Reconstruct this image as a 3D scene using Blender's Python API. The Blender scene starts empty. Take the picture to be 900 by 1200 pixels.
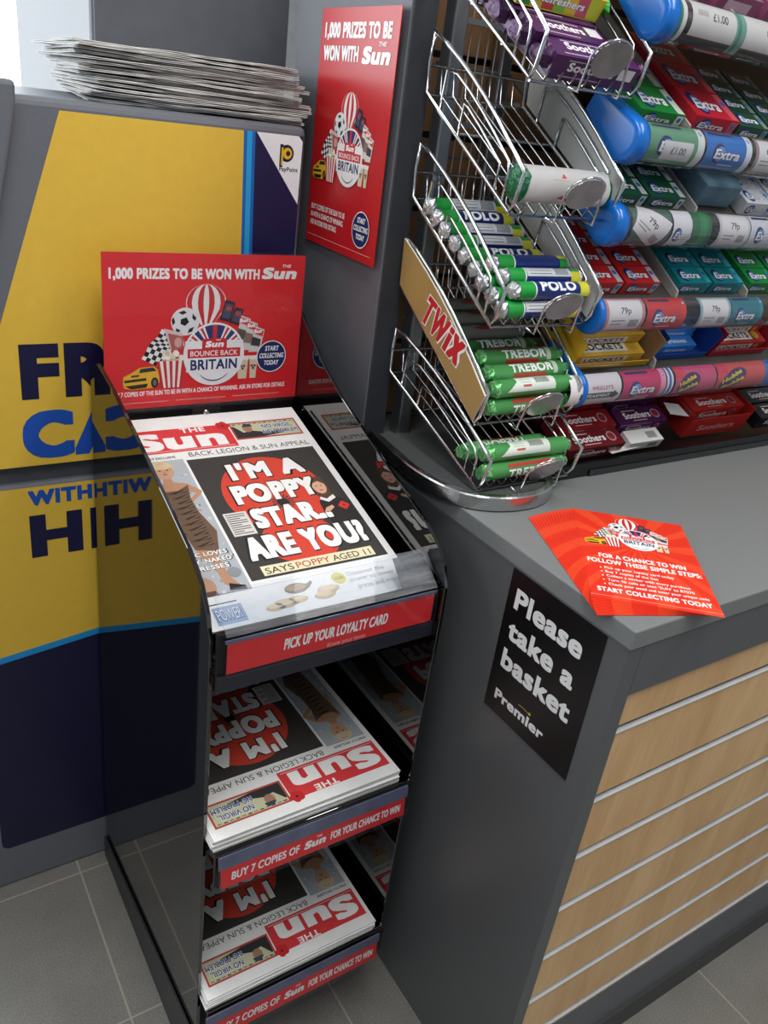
import bpy, math, random
from mathutils import Vector, Matrix, Euler

SC = bpy.context.scene
COL = SC.collection
R = math.radians

# ---------------------------------------------------------------- camera
CAMZ = 1.3973
cam_data = bpy.data.cameras.new('camera')
cam_data.sensor_fit = 'VERTICAL'
cam_data.sensor_height = 24.0
cam_data.lens = 956.77 / 1200 * 24.0
cam_data.clip_start = 0.02
cam = bpy.data.objects.new('camera', cam_data)
COL.objects.link(cam)
_rt = (0.83747597, -0.53256398, 0.12251373)
_dn = (-0.14582054, -0.43384338, -0.88910983)
_fw = (0.52665964, 0.7267431, -0.44099217)
cam.matrix_world = Matrix(((_rt[0], -_dn[0], -_fw[0], 0), (_rt[1], -_dn[1], -_fw[1], 0),
                           (_rt[2], -_dn[2], -_fw[2], CAMZ), (0, 0, 0, 1)))
SC.camera = cam

# ---------------------------------------------------------------- light
world = bpy.data.worlds.new('shop_ambient')
SC.world = world
world.use_nodes = True
_bg = world.node_tree.nodes['Background']
_bg.inputs[0].default_value = (0.86, 0.93, 1.0, 1)
_bg.inputs[1].default_value = 0.28


def area(name, loc, target, sx, sy, power, col=(1, 1, 1)):
    d = bpy.data.lights.new(name, 'AREA')
    d.shape = 'RECTANGLE'
    d.size = sx
    d.size_y = sy
    d.energy = power
    d.color = col
    o = bpy.data.objects.new(name, d)
    o.location = loc
    o.rotation_euler = (Vector(target) - Vector(loc)).to_track_quat('-Z', 'Y').to_euler()
    COL.objects.link(o)
    return o


area('strip_light', (0.25, 0.15, 2.62), (0.25, 0.15, 0), 0.35, 1.5, 17, (1.0, 0.98, 0.95))
area('strip_light', (1.45, -0.25, 2.62), (1.45, -0.25, 0), 0.35, 1.5, 15, (1.0, 0.98, 0.95))
area('strip_light', (-1.0, -0.6, 2.62), (-1.0, -0.6, 0), 0.35, 1.5, 12, (0.97, 0.98, 1.0))
area('window_daylight', (-0.75, 1.9, 1.75), (-0.1, 0.6, 0.9), 1.2, 1.2, 14, (0.88, 0.94, 1.0))

SC.view_settings.view_transform = 'Standard'
SC.view_settings.look = 'None'
SC.view_settings.gamma = 1
SC.view_settings.use_curve_mapping = False
SC.view_settings.exposure = 0.46
SC.cycles.max_bounces = 10
SC.cycles.transparent_max_bounces = 16
SC.cycles.caustics_reflective = False
SC.cycles.caustics_refractive = False


# ---------------------------------------------------------------- materials
def lin(hx):
    out = []
    for i in (0, 2, 4):
        c = int(hx[i:i + 2], 16) / 255
        out.append(c / 12.92 if c <= 0.04045 else ((c + 0.055) / 1.055) ** 2.4)
    return tuple(out) + (1,)


_mats = {}


def mat(name, hx, rough=0.5, metal=0.0, ior=1.5, var=0.06, scale=30, bump=0.0, bscale=200, coat=0.0):
    if name in _mats:
        return _mats[name]
    m = bpy.data.materials.new(name)
    m.use_nodes = True
    nt = m.node_tree
    b = nt.nodes['Principled BSDF']
    c = lin(hx)
    b.inputs['Roughness'].default_value = rough
    b.inputs['Metallic'].default_value = metal
    b.inputs['IOR'].default_value = ior
    if coat:
        b.inputs['Coat Weight'].default_value = coat
        b.inputs['Coat Roughness'].default_value = 0.05
    tc = nt.nodes.new('ShaderNodeTexCoord')
    n = nt.nodes.new('ShaderNodeTexNoise')
    n.inputs['Scale'].default_value = scale
    n.inputs['Detail'].default_value = 3
    nt.links.new(tc.outputs['Object'], n.inputs['Vector'])
    r = nt.nodes.new('ShaderNodeValToRGB')
    r.color_ramp.elements[0].position = 0.3
    r.color_ramp.elements[1].position = 0.7
    r.color_ramp.elements[0].color = tuple(x * (1 - var) for x in c[:3]) + (1,)
    r.color_ramp.elements[1].color = tuple(min(1, x * (1 + var)) for x in c[:3]) + (1,)
    nt.links.new(n.outputs[0], r.inputs[0])
    nt.links.new(r.outputs[0], b.inputs['Base Color'])
    if bump:
        n2 = nt.nodes.new('ShaderNodeTexNoise')
        n2.inputs['Scale'].default_value = bscale
        bp = nt.nodes.new('ShaderNodeBump')
        bp.inputs['Strength'].default_value = bump
        bp.inputs['Distance'].default_value = 0.002
        nt.links.new(tc.outputs['Object'], n2.inputs['Vector'])
        nt.links.new(n2.outputs[0], bp.inputs['Height'])
        nt.links.new(bp.outputs[0], b.inputs['Normal'])
    _mats[name] = m
    return m


def ink(hx, rough=0.45):
    return mat('ink_%s_%d' % (hx, int(rough * 100)), hx, rough, var=0.03, scale=60)


def clear(name, tint='ffffff', gloss_rough=0.03, refl=1.0, haze=0.0):
    """thin clear plastic: straight-through light plus a Fresnel reflection"""
    if name in _mats:
        return _mats[name]
    m = bpy.data.materials.new(name)
    m.use_nodes = True
    nt = m.node_tree
    nt.nodes.clear()
    out = nt.nodes.new('ShaderNodeOutputMaterial')
    t = nt.nodes.new('ShaderNodeBsdfTransparent')
    t.inputs[0].default_value = lin(tint)
    g = nt.nodes.new('ShaderNodeBsdfGlossy')
    g.inputs['Roughness'].default_value = gloss_rough
    d = nt.nodes.new('ShaderNodeBsdfDiffuse')
    d.inputs[0].default_value = (0.8, 0.82, 0.86, 1)
    mh = nt.nodes.new('ShaderNodeMixShader')
    nz = nt.nodes.new('ShaderNodeTexNoise')
    nz.inputs['Scale'].default_value = 6
    mm = nt.nodes.new('ShaderNodeMath')
    mm.operation = 'MULTIPLY'
    mm.inputs[1].default_value = haze * 2
    nt.links.new(nz.outputs[0], mm.inputs[0])
    nt.links.new(t.outputs[0], mh.inputs[1])
    nt.links.new(d.outputs[0], mh.inputs[2])
    fr = nt.nodes.new('ShaderNodeFresnel')
    fr.inputs[0].default_value = 1.45
    mu = nt.nodes.new('ShaderNodeMath')
    mu.operation = 'MULTIPLY'
    mu.inputs[1].default_value = refl
    geo = nt.nodes.new('ShaderNodeNewGeometry')
    inv = nt.nodes.new('ShaderNodeMath')
    inv.operation = 'SUBTRACT'
    inv.inputs[0].default_value = 1.0
    nt.links.new(geo.outputs['Backfacing'], inv.inputs[1])
    m3 = nt.nodes.new('ShaderNodeMath')
    m3.operation = 'MULTIPLY'
    nt.links.new(fr.outputs[0], m3.inputs[0])
    nt.links.new(inv.outputs[0], m3.inputs[1])
    nt.links.new(m3.outputs[0], mu.inputs[0])
    m4 = nt.nodes.new('ShaderNodeMath')
    m4.operation = 'MULTIPLY'
    nt.links.new(mm.outputs[0], m4.inputs[0])
    nt.links.new(inv.outputs[0], m4.inputs[1])
    nt.links.new(m4.outputs[0], mh.inputs[0])
    mx = nt.nodes.new('ShaderNodeMixShader')
    nt.links.new(mu.outputs[0], mx.inputs[0])
    nt.links.new(mh.outputs[0], mx.inputs[1])
    nt.links.new(g.outputs[0], mx.inputs[2])
    nt.links.new(mx.outputs[0], out.inputs[0])
    _mats[name] = m
    return m


def floor_mat():
    m = mat('floor_tile', '7b7974', 0.42, var=0.10, scale=9, bump=0.12, bscale=500)
    nt = m.node_tree
    b = nt.nodes['Principled BSDF']
    geo = nt.nodes.new('ShaderNodeNewGeometry')
    mp = nt.nodes.new('ShaderNodeMapping')
    mp.inputs['Location'].default_value = (-0.24 + 0.32 * 10, -1.165 + 0.32 * 10, 0)
    nt.links.new(geo.outputs['Position'], mp.inputs[0])
    br = nt.nodes.new('ShaderNodeTexBrick')
    br.offset = 0
    br.squash = 1
    for k, v in (('Scale', 1), ('Mortar Size', 0.0017), ('Mortar Smooth', 0.1), ('Bias', 0), ('Brick Width', 0.32), ('Row Height', 0.32)):
        br.inputs[k].default_value = v
    nt.links.new(mp.outputs[0], br.inputs[0])
    sp = nt.nodes.new('ShaderNodeTexNoise')
    sp.inputs['Scale'].default_value = 420
    sp.inputs['Detail'].default_value = 2
    nt.links.new(geo.outputs['Position'], sp.inputs[0])
    rr = nt.nodes.new('ShaderNodeValToRGB')
    rr.color_ramp.elements[0].position = 0.35
    rr.color_ramp.elements[1].position = 0.72
    rr.color_ramp.elements[0].color = (0.78, 0.78, 0.78, 1)
    rr.color_ramp.elements[1].color = (1.3, 1.3, 1.28, 1)
    nt.links.new(sp.outputs[0], rr.inputs[0])
    old = b.inputs['Base Color'].links[0].from_socket
    mul = nt.nodes.new('ShaderNodeMixRGB')
    mul.blend_type = 'MULTIPLY'
    mul.inputs[0].default_value = 1
    nt.links.new(old, mul.inputs[1])
    nt.links.new(rr.outputs[0], mul.inputs[2])
    mx = nt.nodes.new('ShaderNodeMixRGB')
    nt.links.new(br.outputs['Fac'], mx.inputs[0])
    nt.links.new(mul.outputs[0], mx.inputs[1])
    mx.inputs[2].default_value = lin('a19a8c')
    nt.links.new(mx.outputs[0], b.inputs['Base Color'])
    return m


def wood_mat(name, h1, h2, rough=0.45, across='X'):
    if name in _mats:
        return _mats[name]
    m = mat(name, h1, rough)
    nt = m.node_tree
    b = nt.nodes['Principled BSDF']
    geo = nt.nodes.new('ShaderNodeNewGeometry')
    mp = nt.nodes.new('ShaderNodeMapping')
    mp.inputs['Rotation'].default_value = (0, R(20), 0)
    mp.inputs['Scale'].default_value = (9, 9, 1.6)
    nt.links.new(geo.outputs['Position'], mp.inputs[0])
    n = nt.nodes.new('ShaderNodeTexNoise')
    n.inputs['Scale'].default_value = 1.6
    n.inputs['Detail'].default_value = 8
    n.inputs['Distortion'].default_value = 0.8
    nt.links.new(mp.outputs[0], n.inputs[0])
    mp2 = nt.nodes.new('ShaderNodeMapping')
    mp2.inputs['Scale'].default_value = (260, 260, 22)
    nt.links.new(geo.outputs['Position'], mp2.inputs[0])
    n2 = nt.nodes.new('ShaderNodeTexNoise')
    n2.inputs['Scale'].default_value = 1
    nt.links.new(mp2.outputs[0], n2.inputs[0])
    ad = nt.nodes.new('ShaderNodeMath')
    ad.operation = 'MULTIPLY_ADD'
    ad.inputs[1].default_value = 0.35
    nt.links.new(n2.outputs[0], ad.inputs[0])
    nt.links.new(n.outputs[0], ad.inputs[2])
    r = nt.nodes.new('ShaderNodeValToRGB')
    r.color_ramp.elements[0].position = 0.48
    r.color_ramp.elements[1].position = 0.88
    r.color_ramp.elements[0].color = lin(h1)
    r.color_ramp.elements[1].color = lin(h2)
    nt.links.new(ad.outputs[0], r.inputs[0])
    nt.links.new(r.outputs[0], b.inputs['Base Color'])
    return m


def brushed(name, hx, rough, aniso_scale=(4, 4, 300)):
    if name in _mats:
        return _mats[name]
    m = mat(name, hx, rough, metal=1.0)
    nt = m.node_tree
    b = nt.nodes['Principled BSDF']
    tc = nt.nodes['Texture Coordinate']
    mp = nt.nodes.new('ShaderNodeMapping')
    mp.inputs['Scale'].default_value = aniso_scale
    nt.links.new(tc.outputs['Object'], mp.inputs[0])
    n = nt.nodes.new('ShaderNodeTexNoise')
    n.inputs['Scale'].default_value = 6
    nt.links.new(mp.outputs[0], n.inputs[0])
    mr = nt.nodes.new('ShaderNodeMapRange')
    mr.inputs['To Min'].default_value = max(0.02, rough - 0.1)
    mr.inputs['To Max'].default_value = rough + 0.12
    nt.links.new(n.outputs[0], mr.inputs[0])
    nt.links.new(mr.outputs[0], b.inputs['Roughness'])
    return m


GREY = mat('grey_laminate', '5b5d5f', 0.34, var=0.05, scale=400, bump=0.05, bscale=900)
GREYTOP = mat('grey_worktop', '7b7e7e', 0.27, var=0.06, scale=500, bump=0.04, bscale=900)
ATMGREY = mat('slate_grey_powder_coat', '676a72', 0.42, var=0.05, scale=300, bump=0.05, bscale=700)
DARK = mat('pillar_shade_and_carcass_grey', '33353a', 0.45)  # painted shade for the pillar's front face; plain colour of the counter carcass
PILLAR = mat('pillar_grey', '62646a', 0.5, var=0.04)
ACRYL = mat('black_gloss_acrylic', '030304', 0.035, ior=2.15, var=0.02)
BLACK = mat('black_plastic', '0b0b0d', 0.3)
CHROME = mat('chrome_wire', 'd9dadc', 0.16, metal=1.0, var=0.05, scale=90)
STEEL = brushed('galvanised_steel', 'a6a9ac', 0.38)
EDGE = brushed('aluminium_edging', 'c2c4c6', 0.24)
ALU = brushed('aluminium_channel', 'c9cbce', 0.3)
DISC = mat('brushed_disc_metal', 'b9b0b2', 0.26, metal=1.0, var=0.12, scale=60)
WOOD = wood_mat('beech_laminate', 'cba06f', 'e2bc8a')
WOODB = wood_mat('brown_slat_panel', '8a6541', 'a67d55')
PAPER = mat('newsprint_paper', 'eeeeec', 0.8, var=0.03, scale=50)
PAPER2 = mat('newsprint_edge', 'dcdad6', 0.85, var=0.08, scale=120)
CLEAR = clear('clear_acrylic', 'fbfcfd', haze=0.008, refl=0.7)
LIP = clear('scuffed_clear_acrylic', 'f4f6f9', haze=0.13, refl=0.45)
TUBE = clear('clear_ticket_tube', 'e6e6ea', haze=0.035, refl=1.0)
BLUEP = mat('blue_plastic', '1268c0', 0.22, var=0.05)
WHITEP = mat('white_panel', 'd6d6d2', 0.4, var=0.03)
FOIL = mat('silver_foil', 'd8d9dc', 0.28, metal=0.9, var=0.2, scale=160, bump=0.9, bscale=260)
GFOIL = mat('green_foil', '74c07c', 0.25, metal=0.5, var=0.3, scale=160, bump=0.9, bscale=220)


# ---------------------------------------------------------------- object helpers
def props(o, label=None, cat=None, group=None, kind=None):
    if label: o['label'] = label
    if cat: o['category'] = cat
    if group: o['group'] = group
    if kind: o['kind'] = kind
    return o


def thing(name, label, cat, loc=(0, 0, 0), rot=(0, 0, 0), group=None):
    o = bpy.data.objects.new(name, None)
    o.empty_display_size = 0.05
    COL.objects.link(o)
    o.location = loc
    o.rotation_euler = rot
    return props(o, label, cat, group)


def clip(pts, c, keep_above):
    out = []
    n = len(pts)
    for i in range(n):
        a, b = pts[i], pts[(i + 1) % n]
        ia, ib = (a[1] >= c) == keep_above, (b[1] >= c) == keep_above
        if ia: out.append(a)
        if ia != ib:
            t = (c - a[1]) / (b[1] - a[1])
            out.append((a[0] + (b[0] - a[0]) * t, c))
    return out


def bands(pts, h):
    """cut a flat polygon into strips so that it can follow a curved surface"""
    lo, hi = min(p[1] for p in pts), max(p[1] for p in pts)
    if hi - lo <= h * 1.01:
        return [pts]
    res = []
    for k in range(math.floor(lo / h), math.ceil(hi / h)):
        q = pts
        if lo < k * h: q = clip(q, k * h, True)
        if q and hi > (k + 1) * h: q = clip(q, (k + 1) * h, False)
        if len(q) > 2: res.append(q)
    return res


class MB:
    def __init__(self):
        self.v, self.f, self.m, self.s, self.mats = [], [], [], [], []

    def mi(self, m):
        if m not in self.mats:
            self.mats.append(m)
        return self.mats.index(m)

    def face(self, pts, m, smooth=False):
        i = len(self.v)
        self.v += [tuple(p) for p in pts]
        self.f.append(tuple(range(i, i + len(pts))))
        self.m.append(self.mi(m))
        self.s.append(smooth)

    def mesh_(self, vs, fs, m, smooth=False):
        i = len(self.v)
        self.v += [tuple(p) for p in vs]
        k = self.mi(m)
        for f in fs:
            self.f.append(tuple(a + i for a in f))
            self.m.append(k)
            self.s.append(smooth)

    def box(self, a, b, m, M=None):
        (x0, y0, z0), (x1, y1, z1) = a, b
        vs = [Vector(p) for p in ((x0, y0, z0), (x1, y0, z0), (x1, y1, z0), (x0, y1, z0), (x0, y0, z1), (x1, y0, z1), (x1, y1, z1), (x0, y1, z1))]
        if M: vs = [M @ p for p in vs]
        self.mesh_(vs, [(0, 3, 2, 1), (4, 5, 6, 7), (0, 1, 5, 4), (1, 2, 6, 5), (2, 3, 7, 6), (3, 0, 4, 7)], m)
        return self

    def prism(self, poly, f, t, m, side=None, smooth=False):
        """poly in 2D, f(u,v,h) -> 3D, extruded from h=0 to h=t"""
        n = len(poly)
        vs = [f(u, v, 0) for u, v in poly] + [f(u, v, t) for u, v in poly]
        i = len(self.v)
        self.v += [tuple(p) for p in vs]
        k, ks = self.mi(m), self.mi(side or m)
        self.f += [tuple(i + j for j in reversed(range(n))), tuple(i + n + j for j in range(n))]
        self.m += [k, k]
        self.s += [False, False]
        for j in range(n):
            self.f.append((i + j, i + (j + 1) % n, i + n + (j + 1) % n, i + n + j))
            self.m.append(ks)
            self.s.append(smooth)
        return self

    def tube(self, path, r, m, seg=8, closed=False, caps=True):
        P = [Vector(p) for p in path]
        n = len(P)
        if closed:
            T = [(P[(i + 1) % n] - P[i - 1]).normalized() for i in range(n)]
        else:
            T = [((P[min(i + 1, n - 1)] - P[i]).normalized() + (P[i] - P[max(i - 1, 0)]).normalized()) for i in range(n)]
            T = [(t.normalized() if t.length > 1e-9 else Vector((0, 0, 1))) for t in T]
        up = Vector((0, 0, 1)) if abs(T[0].z) < 0.9 else Vector((1, 0, 0))
        N = (up - T[0] * up.dot(T[0])).normalized()
        i0 = len(self.v)
        for i in range(n):
            if i:
                q = T[i - 1].rotation_difference(T[i])
                N = q @ N
            B = T[i].cross(N)
            for s in range(seg):
                a = 2 * math.pi * s / seg
                self.v.append(tuple(P[i] + (N * math.cos(a) + B * math.sin(a)) * r))
        k = self.mi(m)
        for i in range(n if closed else n - 1):
            for s in range(seg):
                a, b = i0 + i * seg + s, i0 + i * seg + (s + 1) % seg
                j = (i + 1) % n
                c, d = i0 + j * seg + (s + 1) % seg, i0 + j * seg + s
                self.f.append((a, b, c, d))
                self.m.append(k)
                self.s.append(True)
        if caps and not closed:
            for i in (0, n - 1):
                self.f.append(tuple(i0 + i * seg + s for s in range(seg)))
                self.m.append(k)
                self.s.append(False)
        return self

    def lathe(self, prof, f, m, seg=20, smooth=True, wob=0.0):
        """prof = [(x along axis, radius)], f(axis, a, b) -> 3D; wob roughens the radius"""
        i0 = len(self.v)
        rnd = random.Random(7)
        for (x, r) in prof:
            for s in range(seg):
                a = 2 * math.pi * s / seg
                rr = r * (1 + wob * rnd.uniform(-1, 1))
                self.v.append(tuple(f(x, rr * math.cos(a), rr * math.sin(a))))
        k = self.mi(m)
        for i in range(len(prof) - 1):
            for s in range(seg):
                self.f.append((i0 + i * seg + s, i0 + i * seg + (s + 1) % seg, i0 + (i + 1) * seg + (s + 1) % seg, i0 + (i + 1) * seg + s))
                self.m.append(k)
                self.s.append(smooth)
        for i in (0, len(prof) - 1):
            self.f.append(tuple(i0 + i * seg + s for s in range(seg)))
            self.m.append(k)
            self.s.append(False)
        return self

    def art(self, art, f, dz=0.00006, h0=0.0001, band=0):
        for (L, hx, pts) in art.items:
            for q in (bands(pts, band) if band else (pts,)):
                self.face([f(u, v, h0 + L * dz) for u, v in q], ink(hx, art.rough))
        return self

    def mesh(self, name):
        me = bpy.data.meshes.new(name)
        me.from_pydata(self.v, [], self.f)
        for m in self.mats:
            me.materials.append(m)
        for p, k, s in zip(me.polygons, self.m, self.s):
            p.material_index = k
            p.use_smooth = s
        me.update()
        return me

    def build(self, name, parent=None, bevel=0, seg=2, **kw):
        o = bpy.data.objects.new(name, self.mesh(name))
        COL.objects.link(o)
        if parent: o.parent = parent
        if bevel:
            b = o.modifiers.new('bevel', 'BEVEL')
            b.width = bevel
            b.segments = seg
            b.limit_method = 'ANGLE'
            b.angle_limit = R(40)
        return props(o, **kw)


def copy_tree(o, parent=None):
    c = o.copy()
    COL.objects.link(c)
    if parent: c.parent = parent
    for ch in list(o.children):
        copy_tree(ch, c)
    return c


def place(o, loc, rot=(0, 0, 0), label=None, group=None):
    o.location = loc
    o.rotation_euler = rot
    return props(o, label, None, group)


# ---------------------------------------------------------------- printed artwork (flat polygons laid on a surface)
_gl = {}


def glyphs(s, spacing=1.0):
    k = (s, spacing)
    if k not in _gl:
        c = bpy.data.curves.new('type', 'FONT')
        c.body = s
        c.size = 1
        c.space_character = spacing
        c.resolution_u = 5
        o = bpy.data.objects.new('type', c)
        me = bpy.data.meshes.new_from_object(o)
        V = [(v.co.x, v.co.y) for v in me.vertices]
        F = [tuple(p.vertices) for p in me.polygons]
        bpy.data.objects.remove(o)
        bpy.data.curves.remove(c)
        bpy.data.meshes.remove(me)
        _gl[k] = (V, F)
    return _gl[k]


CAP = max(v[1] for v in glyphs('H')[0])


class Art:
    def __init__(self, rough=0.45):
        self.items = []
        self.rough = rough

    def poly(self, pts, hx, L=1):
        self.items.append((L, hx, list(pts)))

    def rect(self, x0, y0, x1, y1, hx, L=0, nv=1, nu=1):
        for i in range(nu):
            for j in range(nv):
                a, b = x0 + (x1 - x0) * i / nu, x0 + (x1 - x0) * (i + 1) / nu
                c, d = y0 + (y1 - y0) * j / nv, y0 + (y1 - y0) * (j + 1) / nv
                self.poly([(a, c), (b, c), (b, d), (a, d)], hx, L)

    def disc(self, cx, cy, rx, hx, L=1, ry=None, n=28, a0=0, a1=360, rot=0):
        ry = ry or rx
        pts = []
        m = n if a1 - a0 >= 360 else n + 1
        for i in range(m):
            a = R(a0 + (a1 - a0) * i / n)
            x, y = rx * math.cos(a), ry * math.sin(a)
            pts.append((cx + x * math.cos(rot) - y * math.sin(rot), cy + x * math.sin(rot) + y * math.cos(rot)))
        self.poly(pts, hx, L)

    def text(self, s, x, y, h, hx, L=2, w=None, off=0.0, n=1, sp=0.03, sh=0.0, al='l', rot=0.0):
        """one line of lettering; off thickens the strokes by overprinting shifted copies"""
        V, F = glyphs(s, round(1 + (2.6 if s.upper() == s else 1.7) * off, 2))
        if not V:
            return
        r = off
        size = h / (CAP + 2 * r)
        x0, x1 = min(v[0] for v in V), max(v[0] for v in V)
        rx = r
        sx = 1.0
        if w:
            sx = w / ((x1 - x0 + 2 * rx) * size)
            if r and sx < 1:
                rx = min(r / sx, max(r, .07))
                sx = w / ((x1 - x0 + 2 * rx) * size)
        W = (x1 - x0 + 2 * rx) * size * sx
        ox = {'l': 0, 'c': -W / 2, 'r': -W}[al]
        cr, sr = math.cos(rot), math.sin(rot)
        g = (0,) if r <= 0 else ((-1, 1) if r < .018 else (-1, 0, 1))
        if r and h > .02:
            q6 = [i / 3 for i in range(-3, 4)]
            shifts = [(a, b) for a in q6 for b in q6 if abs(a) == 1 or abs(b) == 1 or (a == 0 and b == 0)]
        else:
            shifts = [(a, b) for a in g for b in g]
        k = 0
        for gy, gx in shifts:
            if True:
                P = []
                for vx, vy in V:
                    py = (vy + r + gy * r) * size
                    px = (vx - x0 + rx + gx * rx) * size * sx + ox + sh * py
                    P.append((x + px * cr - py * sr, y + px * sr + py * cr))
                for f in F:
                    self.items.append((L + 0.05 * min(k, 12) + .006 * max(0, k - 12), hx, [P[i] for i in f]))
                k += 1

    def add(self, other, fx, dL=0):
        for L, hx, pts in other.items:
            self.items.append((L + dL, hx, [fx(u, v) for u, v in pts]))

    def line(self, x0, y0, x1, y1, t, hx, L=2):
        dx, dy = x1 - x0, y1 - y0
        q = math.hypot(dx, dy) or 1
        nx, ny = -dy / q * t / 2, dx / q * t / 2
        self.poly([(x0 - nx, y0 - ny), (x1 - nx, y1 - ny), (x1 + nx, y1 + ny), (x0 + nx, y0 + ny)], hx, L)


def sun_logo(A, x, y, h, w, hx='ffffff', L=3, sh=0.22, the=True):
    """the masthead word, baseline at (x, y), cap height h"""
    A.text('Sun', x, y, h, hx, L, w=w, off=0.05, sh=sh)
    if the:
        A.text('THE', x + w * 0.58, y + h * 1.02, h * 0.26, hx, L, w=w * 0.26, off=0.02, n=2, sh=sh)


# ---------------------------------------------------------------- campaign artwork
RED, NAVY, WHITE = 'dd2228', '1d2a62', 'f4f4f2'


def collage():
    """prize pile round the roundel; roundel radius = 1, centred on the origin"""
    A = Art()
    q = lambda x, y: ((x - 475) / 120, (440 - y) / 120)
    P = lambda pts: [q(*p) for p in pts]
    # balloon
    cx, cy = q(438, 240)
    rx_, ry_ = .66, .58
    A.disc(cx, cy, rx_, 'f0ece8', 1, ry_, 40)
    bx = lambda t, y: cx + t * rx_ * math.sqrt(max(0, 1 - (y / ry_) ** 2)) if y > -.2 else cx + t * rx_ * math.sqrt(max(0, 1 - (.2 / ry_) ** 2)) * (1 + (y + .2) * 1.25)
    A.poly([(bx(-1, -.2), cy - .2), (bx(-1, -.7), cy - .7), (bx(1, -.7), cy - .7), (bx(1, -.2), cy - .2)], 'f0ece8', 1.2)
    ys = [-.7, -.45, -.2, 0, .2, .35, .46, .54, .575]
    for t0, t1 in ((-.97, -.72), (-.42, -.14), (.14, .42), (.72, .97)):
        A.poly([(bx(t0, y), cy + y) for y in ys] + [(bx(t1, y), cy + y) for y in reversed(ys)], 'c8262e', 2)
    # football
    cx, cy = q(357, 310)
    A.disc(cx, cy, .46, 'e9e9ea', 3, .44, 28)
    A.poly(P([(340, 300), (362, 294), (372, 312), (356, 326), (338, 318)]), '15161a', 4)
    for pts in ([(330, 275), (352, 268), (362, 276), (346, 284)], [(385, 280), (400, 296), (396, 308), (384, 298)], [(304, 302), (312, 292), (318, 312), (308, 324)], [(372, 338), (392, 330), (384, 348), (366, 354)], [(322, 334), (338, 342), (334, 350), (320, 346)]):
        A.poly(P(pts), '15161a', 4)
    # chequered flag
    o, u, v = (268, 335), (-78, 105), (72, 38)
    for i in range(9):
        for j in range(5):
            c = lambda a, b: q(o[0] + u[0] * a / 9 + v[0] * b / 5, o[1] + u[1] * a / 9 + v[1] * b / 5 + 6 * math.sin(a * .9))
            A.poly([c(i, j), c(i + 1, j), c(i + 1, j + 1), c(i, j + 1)], '141416' if (i + j) % 2 else 'efefee', 3)
    # bank notes
    A.poly(P([(275, 334), (345, 352), (356, 402), (300, 415)]), 'd9c9c4', 5)
    A.poly(P([(290, 352), (350, 366), (350, 412), (306, 420)]), 'b5605e', 6)
    A.disc(*q(330, 388), .12, 'd9a79c', 7, .16)
    # phones
    for pts, s in (([(516, 229), (556, 240), (536, 316), (492, 306)], 0), ([(556, 258), (592, 268), (574, 330), (532, 318)], 1)):
        A.poly(P(pts), '1e2430', 4 + s)
        cxx = sum(p[0] for p in pts) / 4
        cyy = sum(p[1] for p in pts) / 4
        A.poly(P([(cxx + (a - cxx) * .72, cyy + (b - cyy) * .72) for a, b in pts]), '3b4a66', 5 + s)
        A.disc(*q(cxx + 4, cyy - 10), .1, 'a24a48', 6 + s, .08)
    # fanned newspapers
    for k, (dx, dy) in enumerate(((0, 0), (32, 20), (62, 44))):
        pts = [(582 + dx, 290 + dy), (622 + dx, 305 + dy), (606 + dx, 425 + dy * .3), (556 + dx, 420 + dy * .4)]
        A.poly(P(pts), 'd9d5cf', 6 + 2 * k)
        A.poly(P([(578 + dx, 296 + dy), (618 + dx, 310 + dy), (614 + dx, 332 + dy), (573 + dx, 318 + dy)]), 'cf3338', 7 + 2 * k)
        A.poly(P([(571 + dx, 340 + dy * .8), (608 + dx, 352 + dy * .8), (604 + dx, 395 + dy * .5), (564 + dx, 388 + dy * .5)]), ('55504c', '8d6f62', '3a3a3c')[k], 7 + 2 * k)
        sun_logo(A, *q(575 + dx, 318 + dy), .13, .28, 'ffffff', 8 + 2 * k, the=False)
    # cups
    for x in (642, 596):
        w = 17 if x == 642 else 24
        A.poly(P([(x - w, 462), (x + w, 462), (x + w * .74, 546), (x - w * .74, 546)]), 'dccbb0', 14 if x == 642 else 16)
        A.poly(P([(x - w * 1.15, 452), (x + w * 1.15, 452), (x + w * 1.05, 468), (x - w * 1.05, 468)]), 'f3eee6', 15 if x == 642 else 17)
        for a, b in ((-6, 494), (6, 494), (0, 504)):
            A.disc(*q(x + a, b), .045, '6b4630', 17.5, n=10)
    # car
    A.poly(P([(120, 540), (122, 512), (150, 500), (182, 480), (236, 476), (256, 492), (258, 540), (236, 560), (150, 564), (124, 556)]), 'e7b52c', 10)
    A.poly(P([(186, 484), (234, 480), (248, 494), (180, 500)]), '2a2e35', 11)
    A.poly(P([(124, 526), (206, 520), (210, 530), (126, 536)]), '2b2412', 11)
    A.poly(P([(128, 548), (214, 542), (208, 558), (150, 562)]), '2b2412', 11)
    A.poly(P([(152, 508), (182, 506), (180, 514), (150, 516)]), '54401a', 11)
    A.disc(*q(240, 540), .12, '1a1a1c', 12, .17)
    A.disc(*q(240, 540), .06, '6b6d70', 13, .1)
    # popcorn
    rnd = random.Random(3)
    for i in range(34):
        a, b = rnd.uniform(250, 356), rnd.uniform(422, 464)
        if abs(a - 303) / 56 + (462 - b) / 60 < 1.0:
            A.disc(*q(a, b), .085, rnd.choice(('f4efdf', 'e8dfc4', 'faf7ee', 'd9cda8')), 14 + .02 * i, .07, n=9)
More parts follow.
